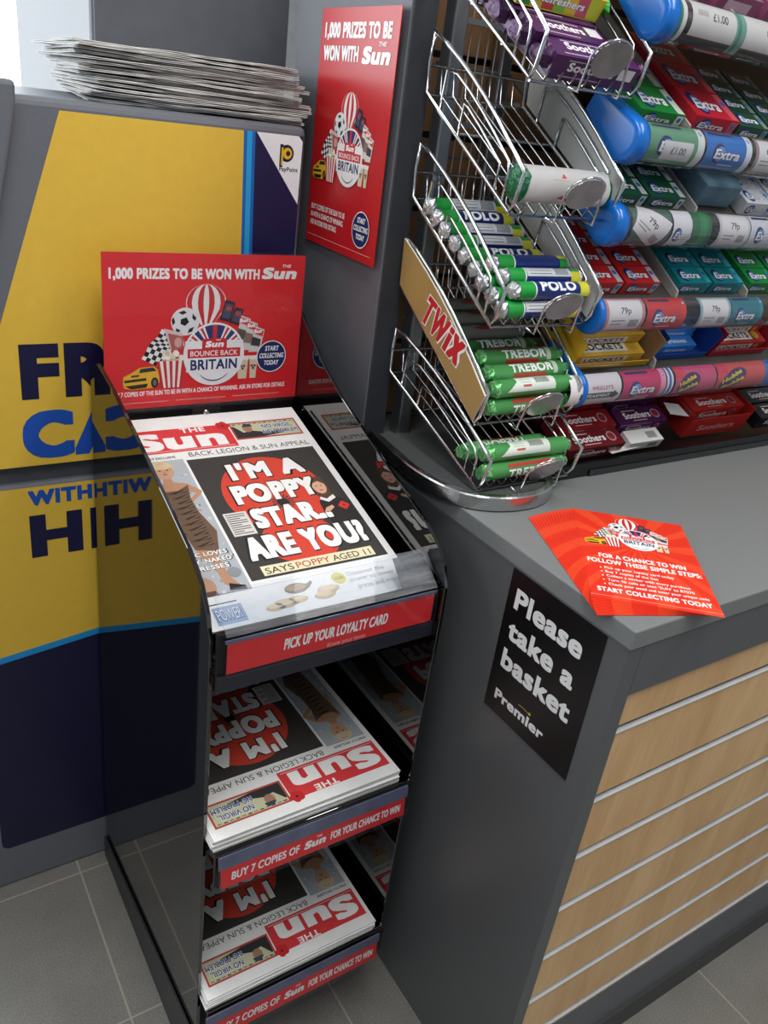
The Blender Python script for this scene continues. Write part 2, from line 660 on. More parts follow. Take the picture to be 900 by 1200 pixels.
    for k in range(9):
        x0, x1 = 246 + 112 * k / 9, 246 + 112 * (k + 1) / 9
        b0, b1 = 266 + 78 * k / 9, 266 + 78 * (k + 1) / 9
        A.poly(P([(x0, 458), (x1, 458), (b1, 564), (b0, 564)]), 'c52a2f' if k % 2 == 0 else 'f2ebe4', 15)
    # roundel
    A.disc(0, 0, 1.04, 'f2f2f2', 18, n=48)
    A.disc(0, 0, .97, '26356f', 19, a0=27, a1=153, n=24)
    A.disc(0, 0, .97, 'f2f2f2', 20, a0=83, a1=97, n=6)
    for a in (38, 62, 118, 142):
        A.poly([(0, 0), (.97 * math.cos(R(a - 7)), .97 * math.sin(R(a - 7))), (.97 * math.cos(R(a + 7)), .97 * math.sin(R(a + 7)))], 'f2f2f2', 20)
        A.poly([(0, 0), (.97 * math.cos(R(a - 2.6)), .97 * math.sin(R(a - 2.6))), (.97 * math.cos(R(a + 2.6)), .97 * math.sin(R(a + 2.6)))], 'cf2a30', 20.5)
    A.rect(-.07, .2, .07, .97, 'cf2a30', 20.7)
    A.rect(-.98, -.14, .98, .46, 'f2f2f2', 21)
    A.rect(-.42, .2, .42, .52, 'cf2a30', 21.5)
    sun_logo(A, -.32, .24, .2, .62, 'ffffff', 22)
    A.rect(-.9, -.1, .9, .2, 'cf2a30', 22)
    A.text('BOUNCE BACK', 0, -.04, .17, 'ffffff', 23, w=1.62, al='c', off=.008)
    A.rect(-.94, -.56, .94, -.1, 'f2f2f2', 21.7)
    A.text('BRITAIN', 0, -.5, .34, '1d2a62', 23, w=1.6, al='c', off=.025, n=3, sp=.05)
    A.disc(0, -.3, .6, '1d2a62', 22.2, .6, a0=218, a1=322, n=20)
    A.disc(0, -.26, .62, 'f2f2f2', 22.4, .6, a0=200, a1=340, n=24)
    return A


COLLAGE = collage()


def campaign(A, cx, cy, r, L=1, sx=1.0, sy=1.0):
    A.add(COLLAGE, lambda u, v: (cx + u * r * sx, cy + v * r * sy), L)


def start_badge(A, cx, cy, r, L=3, sx=1.0):
    A.disc(cx, cy, r * sx, 'f4f4f2', L, r, 36)
    A.disc(cx, cy, r * .94 * sx, '1d2a62', L + 1, r * .94, 36)
    for s, dy, w in (('START', .36, .9), ('COLLECTING', -.09, 1.62), ('TODAY', -.54, .98)):
        A.text(s, cx, cy + dy * r, r * .3, 'ffffff', L + 2, w=w * r * sx, al='c', off=.02, n=2, sh=.12)


def header_art(W, H):
    A = Art(.3)
    A.rect(0, 0, W, H, RED, 0)
    A.text('1,000 PRIZES TO BE WON WITH', .030 * W, .842 * H, .066 * H, WHITE, 2, w=.725 * W, off=.04)
    sun_logo(A, .765 * W, .845 * H, .075 * H, .185 * W, WHITE, 2)
    campaign(A, .533 * W, .345 * H, .152 * W, 2)
    start_badge(A, .842 * W, .312 * H, .083 * W, 30)
    A.text('BUY 7 COPIES OF THE SUN TO BE IN WITH A CHANCE OF WINNING. ASK IN STORE FOR DETAILS', .03 * W, .085 * H, .031 * H, WHITE, 2, w=.90 * W, off=.02, n=2)
    for i in range(3):
        A.rect(.04 * W + i * .3 * W, .035 * H, .04 * W + i * .3 * W + .26 * W, .041 * H, 'e58f8c', 2)
    return A


def wall_poster_art(W, H):
    A = Art(.3)
    A.rect(0, 0, W, H, RED, 0)
    A.text('1,000 PRIZES TO BE', .06 * W, .885 * H, .06 * H, WHITE, 2, w=.86 * W, off=.04)
    A.text('WON WITH', .06 * W, .795 * H, .06 * H, WHITE, 2, w=.48 * W, off=.04)
    sun_logo(A, .585 * W, .79 * H, .065 * H, .335 * W, WHITE, 2)
    campaign(A, .55 * W, .415 * H, .172 * W, 2)
    for k, s in enumerate(('BUY 7 COPIES OF THE SUN TO BE', 'IN WITH A CHANCE OF WINNING.', 'ASK IN STORE FOR DETAILS.')):
        A.text(s, .06 * W, (.155 - .036 * k) * H, .024 * H, WHITE, 2, w=(.5, .49, .4)[k] * W, off=.02, n=2)
    start_badge(A, .8 * W, .135 * H, .115 * W, 30)
    A.line(.03 * W, .035 * H, .95 * W, .035 * H, .0006, 'f0c0bd', 2)
    return A


def flyer_art(W, H):
    A = Art(.35)
    A.rect(0, 0, W, H, 'e2341f', 0)
    for k in range(36):
        a = R(k * 10)
        ex = lambda t: (min(max(.5 * W + .3 * math.cos(t), 0), W), min(max(.62 * H + .3 * math.sin(t), 0), H))
        A.poly([(.5 * W, .62 * H), ex(a), ex(a + R(4.2))], 'ea4a2a', .5)
    campaign(A, .53 * W, .70 * H, .162 * W, 2, 1.0, 1.12)
    A.text('FOR A CHANCE TO WIN', .5 * W, .43 * H, .045 * H, WHITE, 3, w=.72 * W, al='c', off=.025, n=2)
    A.text('FOLLOW THESE SIMPLE STEPS:', .5 * W, .365 * H, .045 * H, WHITE, 3, w=.93 * W, al='c', off=.025, n=2)
    for k, s in enumerate(('Pick up your loyalty card today', 'Buy 7 copies of the Sun', 'Collect a sticker with every purchase', "Turn 40 calls or text 'SUN' to 87070", 'Check your email and enter your unique code')):
        A.disc(.13 * W, (.315 - .042 * k) * H, .008 * W, WHITE, 3, n=8)
        A.text(s, .16 * W, (.308 - .042 * k) * H, .024 * H, WHITE, 3, w=(.56, .42, .66, .68, .78)[k] * W, off=.012)
    A.text('START COLLECTING TODAY', .5 * W, .07 * H, .042 * H, WHITE, 3, w=.88 * W, al='c', off=.03, n=2)
    A.rect(.0, .028 * H, W, .032 * H, 'f0a090', 2)
    return A


# ---------------------------------------------------------------- the newspaper's front page
NW, NH = .287, .398


def front_page():
    A = Art(.75)
    W, H = NW, NH
    p = lambda u, v: (u * W, (1 - v) * H)
    P = lambda pts: [p(*a) for a in pts]

    def rc(u0, v0, u1, v1, hx, L=1):
        A.rect(u0 * W, (1 - v1) * H, u1 * W, (1 - v0) * H, hx, L)

    def tx(s, u, v, h, hx, L=3, w=None, **k):
        A.text(s, u * W, (1 - v) * H, h * H, hx, L, w=w * W if w else None, **k)

    MR = 'd8383c'
    # masthead
    rc(.022, .048, .575, .182, MR, 1)
    tx('Sun', .045, .166, .098, 'f4f2f0', 2, w=.485, off=.048)
    tx('THE', .315, .077, .027, 'f4f2f0', 3, w=.13, off=.03, n=2)
    rc(.03, .171, .56, .174, 'eebcb8', 2)
    for a in range(5):
        A.disc(.548 * W + .0055 * math.cos(R(72 * a)), (1 - .056) * H + .005 * math.sin(R(72 * a)), .0055, 'c8232a', 5 + .1 * a, n=14)
    A.disc(.549 * W, (1 - .056) * H, .002, '221a16', 6, n=10)
    # puff panel
    rc(.582, .045, .968, .150, 'b8463c', 1)
    rc(.592, .053, .958, .142, 'c3c3a0', 2)
    A.poly(P([(.592, .142), (.592, .07), (.60, .068), (.64, .11), (.69, .102), (.74, .112), (.80, .118), (.90, .112), (.86, .13), (.74, .142)]), '2c2b2d', 3)
    A.disc(.672 * W, (1 - .088) * H, .0075, 'a57a62', 4, .0085)
    rc(.648, .068, .705, .077, '3d4652', 5)
    A.poly(P([(.655, .07), (.66, .058), (.70, .058), (.702, .07)]), '3d4652', 5)
    tx('NO VIRGIL,', .755, .094, .026, 'f4f4f4', 4, w=.185, off=.05, n=2)
    tx('NO VIRGIL,', .757, .093, .023, '2f4287', 6, w=.18, off=.02, n=2)
    tx('NO PROBLEM', .745, .128, .026, 'f4f4f4', 4, w=.21, off=.05, n=2)
    tx('NO PROBLEM', .747, .127, .023, '2f4287', 6, w=.205, off=.02, n=2)
    for k in range(12):
        rc(.60 + k * .03, .0555 + .002 * (k % 2), .60 + k * .03 + .02, .0605, '3a3a36', 3)
    # strapline
    tx('BACK LEGION & SUN APPEAL', .295, .215, .024, '55524f', 2, w=.665, off=.002)
    A.rect(.295 * W, (1 - .2185) * H, .96 * W, (1 - .2175) * H, 'b9b5b0', 2)
    # column photograph on the page's first side
    tx('STRICTLY EXCLUSIVE', .035, .213, .012, '2b2b2b', 3, w=.19, off=.02, n=2)
    rc(.028, .222, .255, .87, 'aeb4ba', 1)
    rnd = random.Random(11)
    for k in range(110):
        u, v = rnd.uniform(.032, .245), rnd.uniform(.225, .86)
        A.disc(u * W, (1 - v) * H, rnd.uniform(.0008, .003), rnd.choice(('c3c8cc', '9aa2aa', '8c959e', 'd2d5d8')), 1.5, n=7)
    SK, DR = 'b98a6c', '6d5340'
    A.poly(P([(.075, .37), (.05, .48), (.07, .50), (.10, .42)]), SK, 3)
    A.poly(P([(.115, .31), (.15, .31), (.155, .34), (.215, .355), (.265, .40), (.255, .415), (.195, .45), (.19, .435), (.235, .405), (.20, .395), (.17, .42), (.07, .42), (.06, .36), (.108, .338)]), SK, 4)
    A.poly(P([(.065, .36), (.10, .385), (.155, .385), (.215, .36), (.195, .43), (.20, .50), (.235, .60), (.20, .69), (.10, .67), (.085, .58), (.08, .48)]), DR, 5)
    for k in range(11):
        v = .385 + k * .026
        A.poly(P([(.10 + .01 * (k % 3), v + .012), (.15, v + .004), (.205, v - .008), (.16, v + .009), (.135, v + .017)]), '2f2621', 6)
        A.poly(P([(.15, v + .016), (.20, v + .006), (.19, v + .015)]), '3a2e27', 6)
    for k in range(60):
        v = rnd.uniform(.39, .66)
        A.disc(rnd.uniform(.09, .21) * W, (1 - v) * H, .0007, '3a2d26', 6.2, n=6)
    for k in range(40):
        A.disc(rnd.uniform(.11, .18) * W, (1 - rnd.uniform(.68, .82)) * H, .0005, '7d5a46', 6.2, n=5)
    A.disc(.135 * W, (1 - .278) * H, .0135, 'c69a7e', 6, .0175, 20)
    A.disc(.133 * W, (1 - .262) * H, .0155, 'd3bf98', 5.5, .0150, 20)
    A.disc(.132 * W, (1 - .254) * H, .0135, 'd3bf98', 7, .0060, 16)
    for dx in (-.0052, .0052):
        A.disc(.135 * W + dx, (1 - .274) * H, .0021, '3a2c26', 8, .0011, 8)
    A.poly(P([(.133, .28), (.138, .28), (.141, .288), (.13, .288)]), 'a9795f', 8)
    A.disc(.135 * W, (1 - .296) * H, .0034, 'a04a4a', 8, .0012, 10)
    A.poly(P([(.105, .66), (.19, .68), (.185, .80), (.22, .85), (.20, .865), (.15, .83), (.14, .72), (.10, .72)]), SK, 4)
    A.poly(P([(.17, .83), (.235, .85), (.235, .865), (.16, .86)]), '1c1a1a', 5)
    for s, v, w in (('NIC LOVES', .705, .185), ("MY 'NAKED'", .735, .20), ('DRESSES', .765, .165)):
        tx(s, .040, v, .021, '1b1b1d', 9, w=w + .012, off=.07, n=3)
        tx(s, .046, v - .0015, .0185, 'f3f1ee', 11, w=w, off=.03, n=2)
    A.disc(.215 * W, (1 - .79) * H, .009, '8a8f94', 9, n=18)
    A.disc(.07 * W, (1 - .83) * H, .012, 'b88d74', 6, .015)
    A.poly(P([(.032, .85), (.10, .85), (.11, .87), (.032, .87)]), '5a4038', 7)
    # main picture
    rc(.268, .232, .966, .842, '393633', 1)
    A.disc(.615 * W, (1 - .462) * H, .0765, 'd4422f', 2, .0805, 48)
    A.disc(.60 * W, (1 - .70) * H, .055, 'd4422f', 2.1, .045, 36)
    for k in range(18):
        a = R(20 * k)
        A.poly([(.62 * W, .485 * H), (.62 * W + .016 * math.cos(a), .485 * H + .016 * math.sin(a)), (.62 * W + .016 * math.cos(a + .2), .485 * H + .016 * math.sin(a + .2))], '3f3a38', 2.6)
    A.disc(.62 * W, .485 * H, .009, '2a2624', 2.8, n=16)
    # portrait beside the headline
    A.poly(P([(.79, .61), (.80, .54), (.84, .515), (.90, .52), (.955, .56), (.96, .66), (.80, .66)]), '262322', 3)
    A.poly(P([(.815, .52), (.80, .44), (.83, .405), (.885, .41), (.895, .46), (.89, .525)]), '5b3f2f', 3.3)
    A.disc(.85 * W, (1 - .462) * H, .0105, 'd9a88e', 4, .0155, 20)
    A.poly(P([(.825, .44), (.84, .415), (.88, .425), (.882, .45), (.86, .432)]), '5b3f2f', 4.5)
    for dx in (-.004, .004):
        A.disc(.85 * W + dx, (1 - .458) * H, .0016, '33261f', 5, .0009, 8)
    A.disc(.85 * W, (1 - .482) * H, .003, 'a54d49', 5, .0012, 10)
    A.poly(P([(.82, .515), (.85, .53), (.895, .512), (.90, .53), (.85, .548), (.815, .53)]), 'e8e6e4', 4)
    A.poly(P([(.79, .60), (.815, .575), (.855, .565), (.86, .578), (.83, .592), (.81, .615)]), 'd9a88e', 5)
    for a in range(4):
        A.disc(.915 * W + .004 * math.cos(R(90 * a)), (1 - .575) * H + .004 * math.sin(R(90 * a)), .0046, 'cf3430', 6 + .1 * a, n=12)
    A.disc(.915 * W, (1 - .575) * H, .0016, '241a18', 6.6, n=8)
    # headline
    for s, u, v, h, w in (("I'M A", .435, .372, .088, .40), ('POPPY', .395, .497, .096, .44), ('STAR..', .425, .624, .096, .40), ('ARE YOU?', .315, .762, .105, .615)):
        tx(s, u - .007, v + .0055, h * 1.11, '1c1a19', 7, w=w + .018, off=.085)
        tx(s, u + .002, v, h, 'f3f2f0', 9, w=w, off=.052)
    # inset text box
    rc(.298, .53, .412, .643, 'd9d6d2', 8)
    for k in range(10):
        e = rnd.uniform(.02, .05) if k % 3 == 2 else .006
        rc(.306, .538 + .0102 * k, .405 - e, .5425 + .0102 * k, '6a6764', 9)
    # caption
    A.poly(P([(.335, .79), (.905, .79), (.905, .832), (.335, .832)]), 'e9e0bb', 8)
    tx('SAYS', .35, .826, .026, '3b3733', 9, w=.135, off=.004)
    tx('POPPY', .50, .826, .026, 'b3403c', 9, w=.17, off=.004)
    tx('AGED 11', .685, .826, .026, '3b3733', 9, w=.20, off=.004)
    # advertisement along the foot
    rc(0.0, .865, 1.0, 1.0, 'e3e4e4', 1)
    rc(.03, .867, .97, .8685, 'b4b4b2', 2)
    rc(.03, .90, .165, .905, '3c4f7a', 2)
    rc(.045, .915, .175, .985, '8fa6c9', 2)
    tx('POWER', .052, .972, .045, '31508c', 3, w=.115, off=.02, n=2)
    tx('POWER', .056, .968, .042, 'dfe6ee', 4, w=.107, off=.0)
    A.disc(.44 * W, (1 - .905) * H, .016, '6f6354', 3, .0085)
    A.disc(.44 * W, (1 - .901) * H, .014, 'a08a6c', 4, .0055)
    A.poly(P([(.485, .90), (.52, .885), (.525, .895), (.495, .915)]), '6f6354', 3)
    for cx, cy, r in ((.36, .955, .017), (.42, .95, .014), (.58, .935, .016), (.55, .955, .015), (.31, .962, .013)):
        A.disc(cx * W, (1 - cy) * H, r, 'bda27c', 5, r * .45, 18)
        A.disc(cx * W, (1 - cy + .006) * H, r * .75, 'd9c49c', 6, r * .3, 16)
    A.disc(.655 * W, (1 - .90) * H, .010, 'c9c052', 4, n=20)
    tx('£3.50', .634, .905, .012, '4a4a30', 5, w=.042, off=.01)
    tx('Discover the', .70, .90, .017, '7d8086', 3, w=.2)
    tx('power to lower', .70, .926, .017, '7d8086', 3, w=.235)
    tx('prices and more', .72, .96, .020, '9299a2', 3, w=.22, off=.01)
    return A


PAGE = front_page()


def newspaper_mesh():
    """a folded tabloid lying flat: eight leaves, page-edge lines, the front page printed on top; origin under its middle"""
    b = MB()
    t = .0042
    rnd = random.Random(5)
    n = 5
    for k in range(n):
        e = .0012 * rnd.random() if k < n - 1 else 0
        z0, z1 = t * k / n, t * (k + .82) / n
        b.box((-NW / 2 + e * .4, -NH / 2 + e, z0), (NW / 2 - e, NH / 2 - e, z1 if k < n - 1 else t), PAPER2 if k < n - 1 else PAPER)
    b.art(PAGE, lambda u, v, h: (u - NW / 2, v - NH / 2, t + h), dz=.00004)
    return b.mesh('newspaper')


# ================================================================ SETTING
def struct(name, b, **kw):
    return b.build(name, kind='structure', **kw)


FLOOR = floor_mat()
WALLM = mat('white_wall_paint', 'd9dbdd', 0.7)
b = MB(); b.box((-3, -3, -.05), (4, 3.2, 0), FLOOR); struct('floor', b)
b = MB(); b.box((-3, -3, 2.75), (4, 3.2, 2.8), WALLM); struct('ceiling', b)
b = MB()
b.box((-3, 3.1, 0), (-1.2, 3.2, 2.75), WALLM)
b.box((1.4, 3.1, 0), (4, 3.2, 2.75), WALLM)
b.box((-1.2, 3.1, 0), (1.4, 3.2, .9), WALLM)
b.box((-1.2, 3.1, 2.3), (1.4, 3.2, 2.75), WALLM)
struct('wall_back', b)
b = MB(); b.box((-3.1, -3, 0), (-3, 3.2, 2.75), WALLM); struct('wall_left', b)
# bright daylit window far behind the cash machine
glow = bpy.data.materials.new('daylit_window_glass')
glow.use_nodes = True
_p = glow.node_tree.nodes['Principled BSDF']
_p.inputs['Base Color'].default_value = (.9, .95, 1, 1)
_p.inputs['Emission Color'].default_value = (.9, .96, 1, 1)
_p.inputs['Emission Strength'].default_value = 3.0
WF = mat('white_window_frame', 'e6e8ea', .4)
b = MB()
for x0, x1 in ((-1.2, -1.12), (.06, .14), (1.32, 1.4)):
    b.box((x0, 3.09, .9), (x1, 3.17, 2.3), WF)
for z0, z1 in ((.9, .97), (2.23, 2.3)):
    b.box((-1.12, 3.095, z0), (.06, 3.165, z1), WF)
    b.box((.14, 3.095, z0), (1.32, 3.165, z1), WF)
w = struct('window_1', b, bevel=.004)
b = MB(); b.box((-1.12, 3.13, .97), (1.32, 3.14, 2.23), glow); b.build('window_pane', w)

# ---------------------------------------------------------------- pillar
b = MB()
b.box((.658, .9955, 0), (.6985, 1.305, 2.35), PILLAR)
b.box((.660, .993, 0), (.6975, .9955, 2.35), DARK)  # thin dark front face: its weaker light is put into the colour
pil = b.build('pillar', bevel=.0025, label='tall dark grey square pillar between the yellow machine and the sweet shelves', cat='pillar')

# ---------------------------------------------------------------- cash machine
FY = 1.191
atm = thing('cash_machine', 'grey cash machine with yellow and navy graphics behind the newspaper stand', 'cash machine', (.30, 1.36, 0))


def rel(o, b):
    """build b's world-space mesh as a child of the empty o"""
    dx = Vector(o.location)
    M = Matrix.LocRotScale(dx, Euler(o.rotation_euler), None).inverted()
    b.v = [tuple(M @ Vector(p)) for p in b.v]
    return b


def child(name, parent, b, **kw):
    root = parent
    chain = []
    while root:
        chain.append(root)
        root = root.parent
    rel(chain[-1], b)
    return b.build(name, parent, **kw)


b = MB()
b.box((-.05, FY + .004, .855), (.630, 1.56, 1.356), ATMGREY)
child('upper_cabinet', atm, b, bevel=.010, seg=3)
b = MB()
b.box((-.05, FY + .004, 0.0), (.630, 1.56, .826), ATMGREY)
child('lower_cabinet', atm, b, bevel=.006)
b = MB()
b.box((-.045, FY + .018, .82), (.626, 1.55, .862), mat('seam_grey', '4c4e55', .45))
child('seam', atm, b)
b = MB()
fc = lambda u, v, h: (u, FY + .012 - h, v)
b.prism([(-.06, .868), (.095, .868), (.130, .99), (.165, 1.11), (.196, 1.23), (.214, 1.31), (.221, 1.345), (.222, 1.372), (-.06, 1.372)], fc, .026, ATMGREY)
child('side_fairing', atm, b, bevel=.006, seg=3)

YEL, NVY, CYA = 'e0b842', '100f36', '1d8fd0'
A = Art(.38)
A.poly([(.113, .857), (.183, 1.066), (.275, 1.343), (.533, 1.343), (.545, .857)], YEL, 0)
A.poly([(.528, 1.343), (.546, 1.343), (.556, .857), (.538, .857)], '1a66b8', 1)
A.poly([(.533, 1.343), (.541, 1.343), (.551, .857), (.543, .857)], '27a3e0', 2)
A.poly([(.546, 1.343), (.624, 1.343), (.618, .857), (.556, .857)], '191744', 1)
A.poly([(.548, 1.343), (.616, 1.343), (.623, 1.336), (.6215, 1.247)], 'eef0f2', 2)
A.text('PayPoint', .587, 1.293, .006, '1b1b2a', 3, w=.031, off=.02, n=2)
A.disc(.598, 1.318, .0115, '14143a', 3, .012, 20)
A.rect(.5865, 1.299, .592, 1.330, '14143a', 3)
A.disc(.599, 1.318, .0075, 'e3b81f', 4, .008, 18)
A.rect(.589, 1.301, .592, 1.326, 'e3b81f', 4)
A.disc(.600, 1.318, .0035, '14143a', 5, .0037, 14)
A.text('FREE', .205, .961, .081, '15143c', 3, w=.255, off=.055, n=3, sp=.06)
A.text('CASH', .202, .868, .074, '1d50ae', 3, w=.275, off=.055, n=3, sp=.06)
b = MB()
b.art(A, lambda u, v, h: (u, FY + .0035 - h, v), dz=.00012)
rn = random.Random(2)
child('upper_graphic', atm, b)
A = Art(.38)
A.rect(.113, .508, .585, .822, YEL, 0)
lo = lambda x: .506 + (x - .04) * .126 if x < .35 else .545 + (x - .35) * .2
xs = [.113, .18, .25, .32, .39, .46, .53, .585]
A.poly([(x, lo(x) + .004) for x in xs] + [(.585, .096), (.122, .096), (.113, .105)], CYA, 1)
A.poly([(x, lo(x) - .008) for x in xs] + [(.585, .096), (.122, .096), (.113, .105)], NVY, 2)
A.text('WITHDRAWALS', .203, .791, .025, '1d50ae', 3, w=.265, off=.055, n=2, sp=.05)
A.text('HERE', .202, .700, .074, '15143c', 3, w=.29, off=.055, n=3, sp=.06)
b = MB()
b.art(A, lambda u, v, h: (u, FY + .0035 - h, v), dz=.00012)
child('lower_graphic', atm, b)

# ---------------------------------------------------------------- tall cabinet and the pile of papers on the cash machine
b = MB()
b.box((.425, 1.60, 0), (.790, 2.2, 2.1), ATMGREY)
t = thing('tall_cabinet', 'plain tall grey cabinet behind the pile of old newspapers', 'cabinet', (.6, 1.9, 0))
child('cabinet_body', t, b, bevel=.008)
b = MB(); b.box((.43, 1.596, .08), (.785, 1.6, 2.05), mat('cabinet_front_grey', '5f6269', .45)); child('front_panel', t, b, bevel=.002)


def old_paper(k, rnd):
    W, H, t = .312, .41, .0036
    b = MB()
    n = 12
    phx, phy = rnd.uniform(0, 6), rnd.uniform(0, 6)
    for s in range(4):
        z = t * s / 4
        th = t / 4 * .8
        e = rnd.uniform(0, .004)
        ring = []
        for i in range(n):
            ring.append((-W / 2 + e + (W - e) * i / n, -H / 2 + e + .0015 * math.sin(3.1 * i + phx)))
        for i in range(n):
            ring.append((W / 2 - e * .7 + .0015 * math.sin(2.3 * i + phy), -H / 2 + H * i / n))
        for i in range(n):
            ring.append((W / 2 - W * i / n, H / 2 - e))
        for i in range(n):
            ring.append((-W / 2 + e * .4 + .001 * math.sin(2.7 * i), H / 2 - H * i / n))
        wav = lambda x, y: .0012 * math.sin(16 * x + phx) * math.sin(11 * y + phy) + max(0, x - .10) * -.018 * (k > 4) + (.0009 * math.sin(40 * x + 3 * s))
        b.prism(ring, lambda u, v, h: (u, v, z + h + wav(u, v)), th, PAPER2 if s % 2 else mat('newsprint_grey', 'd0cfcc', .85, var=.15, scale=25))
    return b


rnd = random.Random(21)
zz = 1.3575
for k in range(15):
    o = old_paper(k, rnd).build('folded_newspaper')
    top = k == 14
    dx = (0 if k < 6 else -.006 if k < 10 else -.014) + rnd.uniform(-.004, .004)
    o.location = (.505 + dx + (rnd.uniform(-.02, 0) if k in (4, 5, 9, 10, 13) else 0), 1.428 + rnd.uniform(-.004, .012), zz)
    o.rotation_euler = (0, 0, R(-8.0 + rnd.uniform(-1.6, 1.2)) + (R(3.5) if k in (3, 4, 5, 9, 10, 13) else 0))
    zz += .0049
    if top:
        props(o, 'topmost folded old newspaper of the pile on the cash machine', 'newspaper', 'old newspapers on the cash machine')
    elif k == 0:
        props(o, 'lowest folded old newspaper, lying straight on the cash machine top', 'newspaper', 'old newspapers on the cash machine')
    else:
        props(o, 'creased old newspaper inside the pile on the cash machine', 'newspaper', 'old newspapers on the cash machine')

# ---------------------------------------------------------------- wall poster
PWd, PHt = .219, .321
b = MB()
curl = lambda u: .003 + .03 * u
fp = lambda u, v, h: (.6578 - h - curl(u), 1.221 - u, 1.1925 + v)
n = 8
for i in range(n):
    u0, u1 = PWd * i / n, PWd * (i + 1) / n
    for f_, in ((0,),):
        b.mesh_([fp(u0, 0, -.0012), fp(u1, 0, -.0012), fp(u1, PHt, -.0012), fp(u0, PHt, -.0012), fp(u0, 0, 0), fp(u1, 0, 0), fp(u1, PHt, 0), fp(u0, PHt, 0)],
                [(3, 2, 1, 0), (4, 5, 6, 7), (0, 1, 5, 4), (2, 3, 7, 6)] + ([(0, 4, 7, 3)] if i == 0 else []) + ([(1, 2, 6, 5)] if i == n - 1 else []), ink('c01c22', .3))
ART = wall_poster_art(PWd, PHt)
ART.items = [it for it in ART.items if it[0] != 0]
b.art(ART, fp, dz=.00004, h0=.0004)
b.build('wall_poster', label='tall red prize poster with white lettering taped to the grey pillar', cat='poster')

# ================================================================ NEWSPAPER STAND
std = thing('newspaper_stand', 'black gloss acrylic newspaper stand with three trays of papers', 'display stand', (.455, .95, 0))
LP = [(1.186, .035), (1.180, .995), (1.165, 1.020), (1.143, 1.026), (1.074, 1.013), (.982, .986), (.853, .945), (.781, .921), (.74, .897), (.719, .868), (.709, .835), (.707, .80), (.707, .02), (1.186, .02)]
RP = [(1.186, 1.118), (1.127, 1.092), (1.094, 1.068), (1.045, 1.035), (.988, 1.007), (.858, .958), (.79, .935), (.745, .918), (.71, .899), (.694, .88), (.684, .852), (.683, .80), (.692, .135), (.72, .112), (1.10, .035), (1.12, .004), (1.186, .004)]
b = MB(); b.prism(LP[1:], lambda u, v, h: (.2975 + h, u, v), .0055, ACRYL); child('side_panel', std, b, bevel=.0008, seg=1)
b = MB(); b.prism(RP, lambda u, v, h: (.6090 + h, u, v), .0055, ACRYL); child('side_panel', std, b, bevel=.0008, seg=1)
b = MB(); b.box((.303, 1.160, .02), (.6085, 1.168, .975), ACRYL); child('back_panel', std, b)
# wedge shaped foot rail on the outside of the first side
b = MB(); b.prism([(1.186, 0), (1.186, .052), (.72, .108), (.705, .10), (.705, 0)], lambda u, v, h: (.2965 - h, u, v), .004, mat('dull_black_rail', '2a2b2d', .4)); child('foot_rail', std, b, bevel=.001)

# sloping top tray
TH = R(15.2)
T0 = Vector((0, .74, .823))           # a point on the tray surface
ty = Vector((0, math.cos(TH), math.sin(TH)))
tn = Vector((0, -math.sin(TH), math.cos(TH)))
tp = lambda x, s, h: tuple(Vector((x, 0, 0)) + T0 + ty * s + tn * h)
b = MB(); b.prism([(.3032, -.035), (.6083, -.035), (.6083, .43), (.3032, .43)], lambda u, v, h: tp(u, v, h), -.006, ACRYL); child('top_tray', std, b)
b = MB(); b.box((.3032, .698, .770), (.6083, .705, .852), BLACK); child('tray_front', std, b, bevel=.001)
for nm, (y0, z) in {'shelf': (.682, .521), 'shelf.': (.684, .198)}.items():
    b = MB()
    b.box((.3032, y0, z - .008), (.6083, 1.168, z), ACRYL)
    b.box((.3032, y0 - .004, z - .055), (.6083, y0 + .002, z - .0005), BLACK)
    child('shelf', std, b, bevel=.001)


def strip(x0, x1, y, z0, z1, band, tilt, parts, ticket_rough=.3):
    """clear ticket holder with a printed red strip behind it"""
    W, Hh = x1 - x0, z1 - z0
    f = lambda u, v, h: (x0 + u, y - h + v * tilt, z0 + v)
    b = MB()
    b.prism([(-.004, -.002), (W + .004, -.002), (W + .004, Hh + band), (-.004, Hh + band)], lambda u, v, h: f(u, v, h + .004), .0016, CLEAR)
    hold = child('ticket_holder', std, b, label='clear plastic ticket holder')
    b = MB()
    b.prism([(-.003, Hh), (W + .003, Hh), (W + .003, Hh + band), (-.003, Hh + band)], lambda u, v, h: f(u, v, h), .002, mat('smoky_holder_back', '5d6078', .35, var=.15, scale=40))
    child('holder_back', hold, b)
    A = Art(ticket_rough)
    A.rect(0, 0, W, Hh, 'd9262a', 0)
    parts(A, W, Hh)
    b = MB()
    b.prism([(0, 0), (W, 0), (W, Hh), (0, Hh)], lambda u, v, h: f(u, v, h), .0012, ink('b8232a'))
    b.art(A, lambda u, v, h: f(u, v, h + .0013), dz=.00008)
    child('printed_strip', hold, b, label='red printed strip')


def loyalty(A, W, Hh):
    A.text('PICK UP YOUR LOYALTY CARD', .5 * W, .34 * Hh, .36 * Hh, 'f2f0ee', 2, w=.505 * W, al='c', off=.02, n=2, sh=.08)
    A.text('Know your limits', .55 * W, .04 * Hh, .14 * Hh, 'e8b4b2', 2, w=.19 * W, al='c', sh=.15)


def buy7(A, W, Hh):
    A.text('BUY 7 COPIES OF', .05 * W, .3 * Hh, .40 * Hh, 'f2f0ee', 2, w=.345 * W, off=.02, n=2, sh=.08)
    sun_logo(A, .42 * W, .3 * Hh, .40 * Hh, .115 * W, 'f2f0ee', 2)
    A.text('FOR YOUR CHANCE TO WIN', .565 * W, .3 * Hh, .40 * Hh, 'f2f0ee', 2, w=.405 * W, off=.02, n=2, sh=.08)


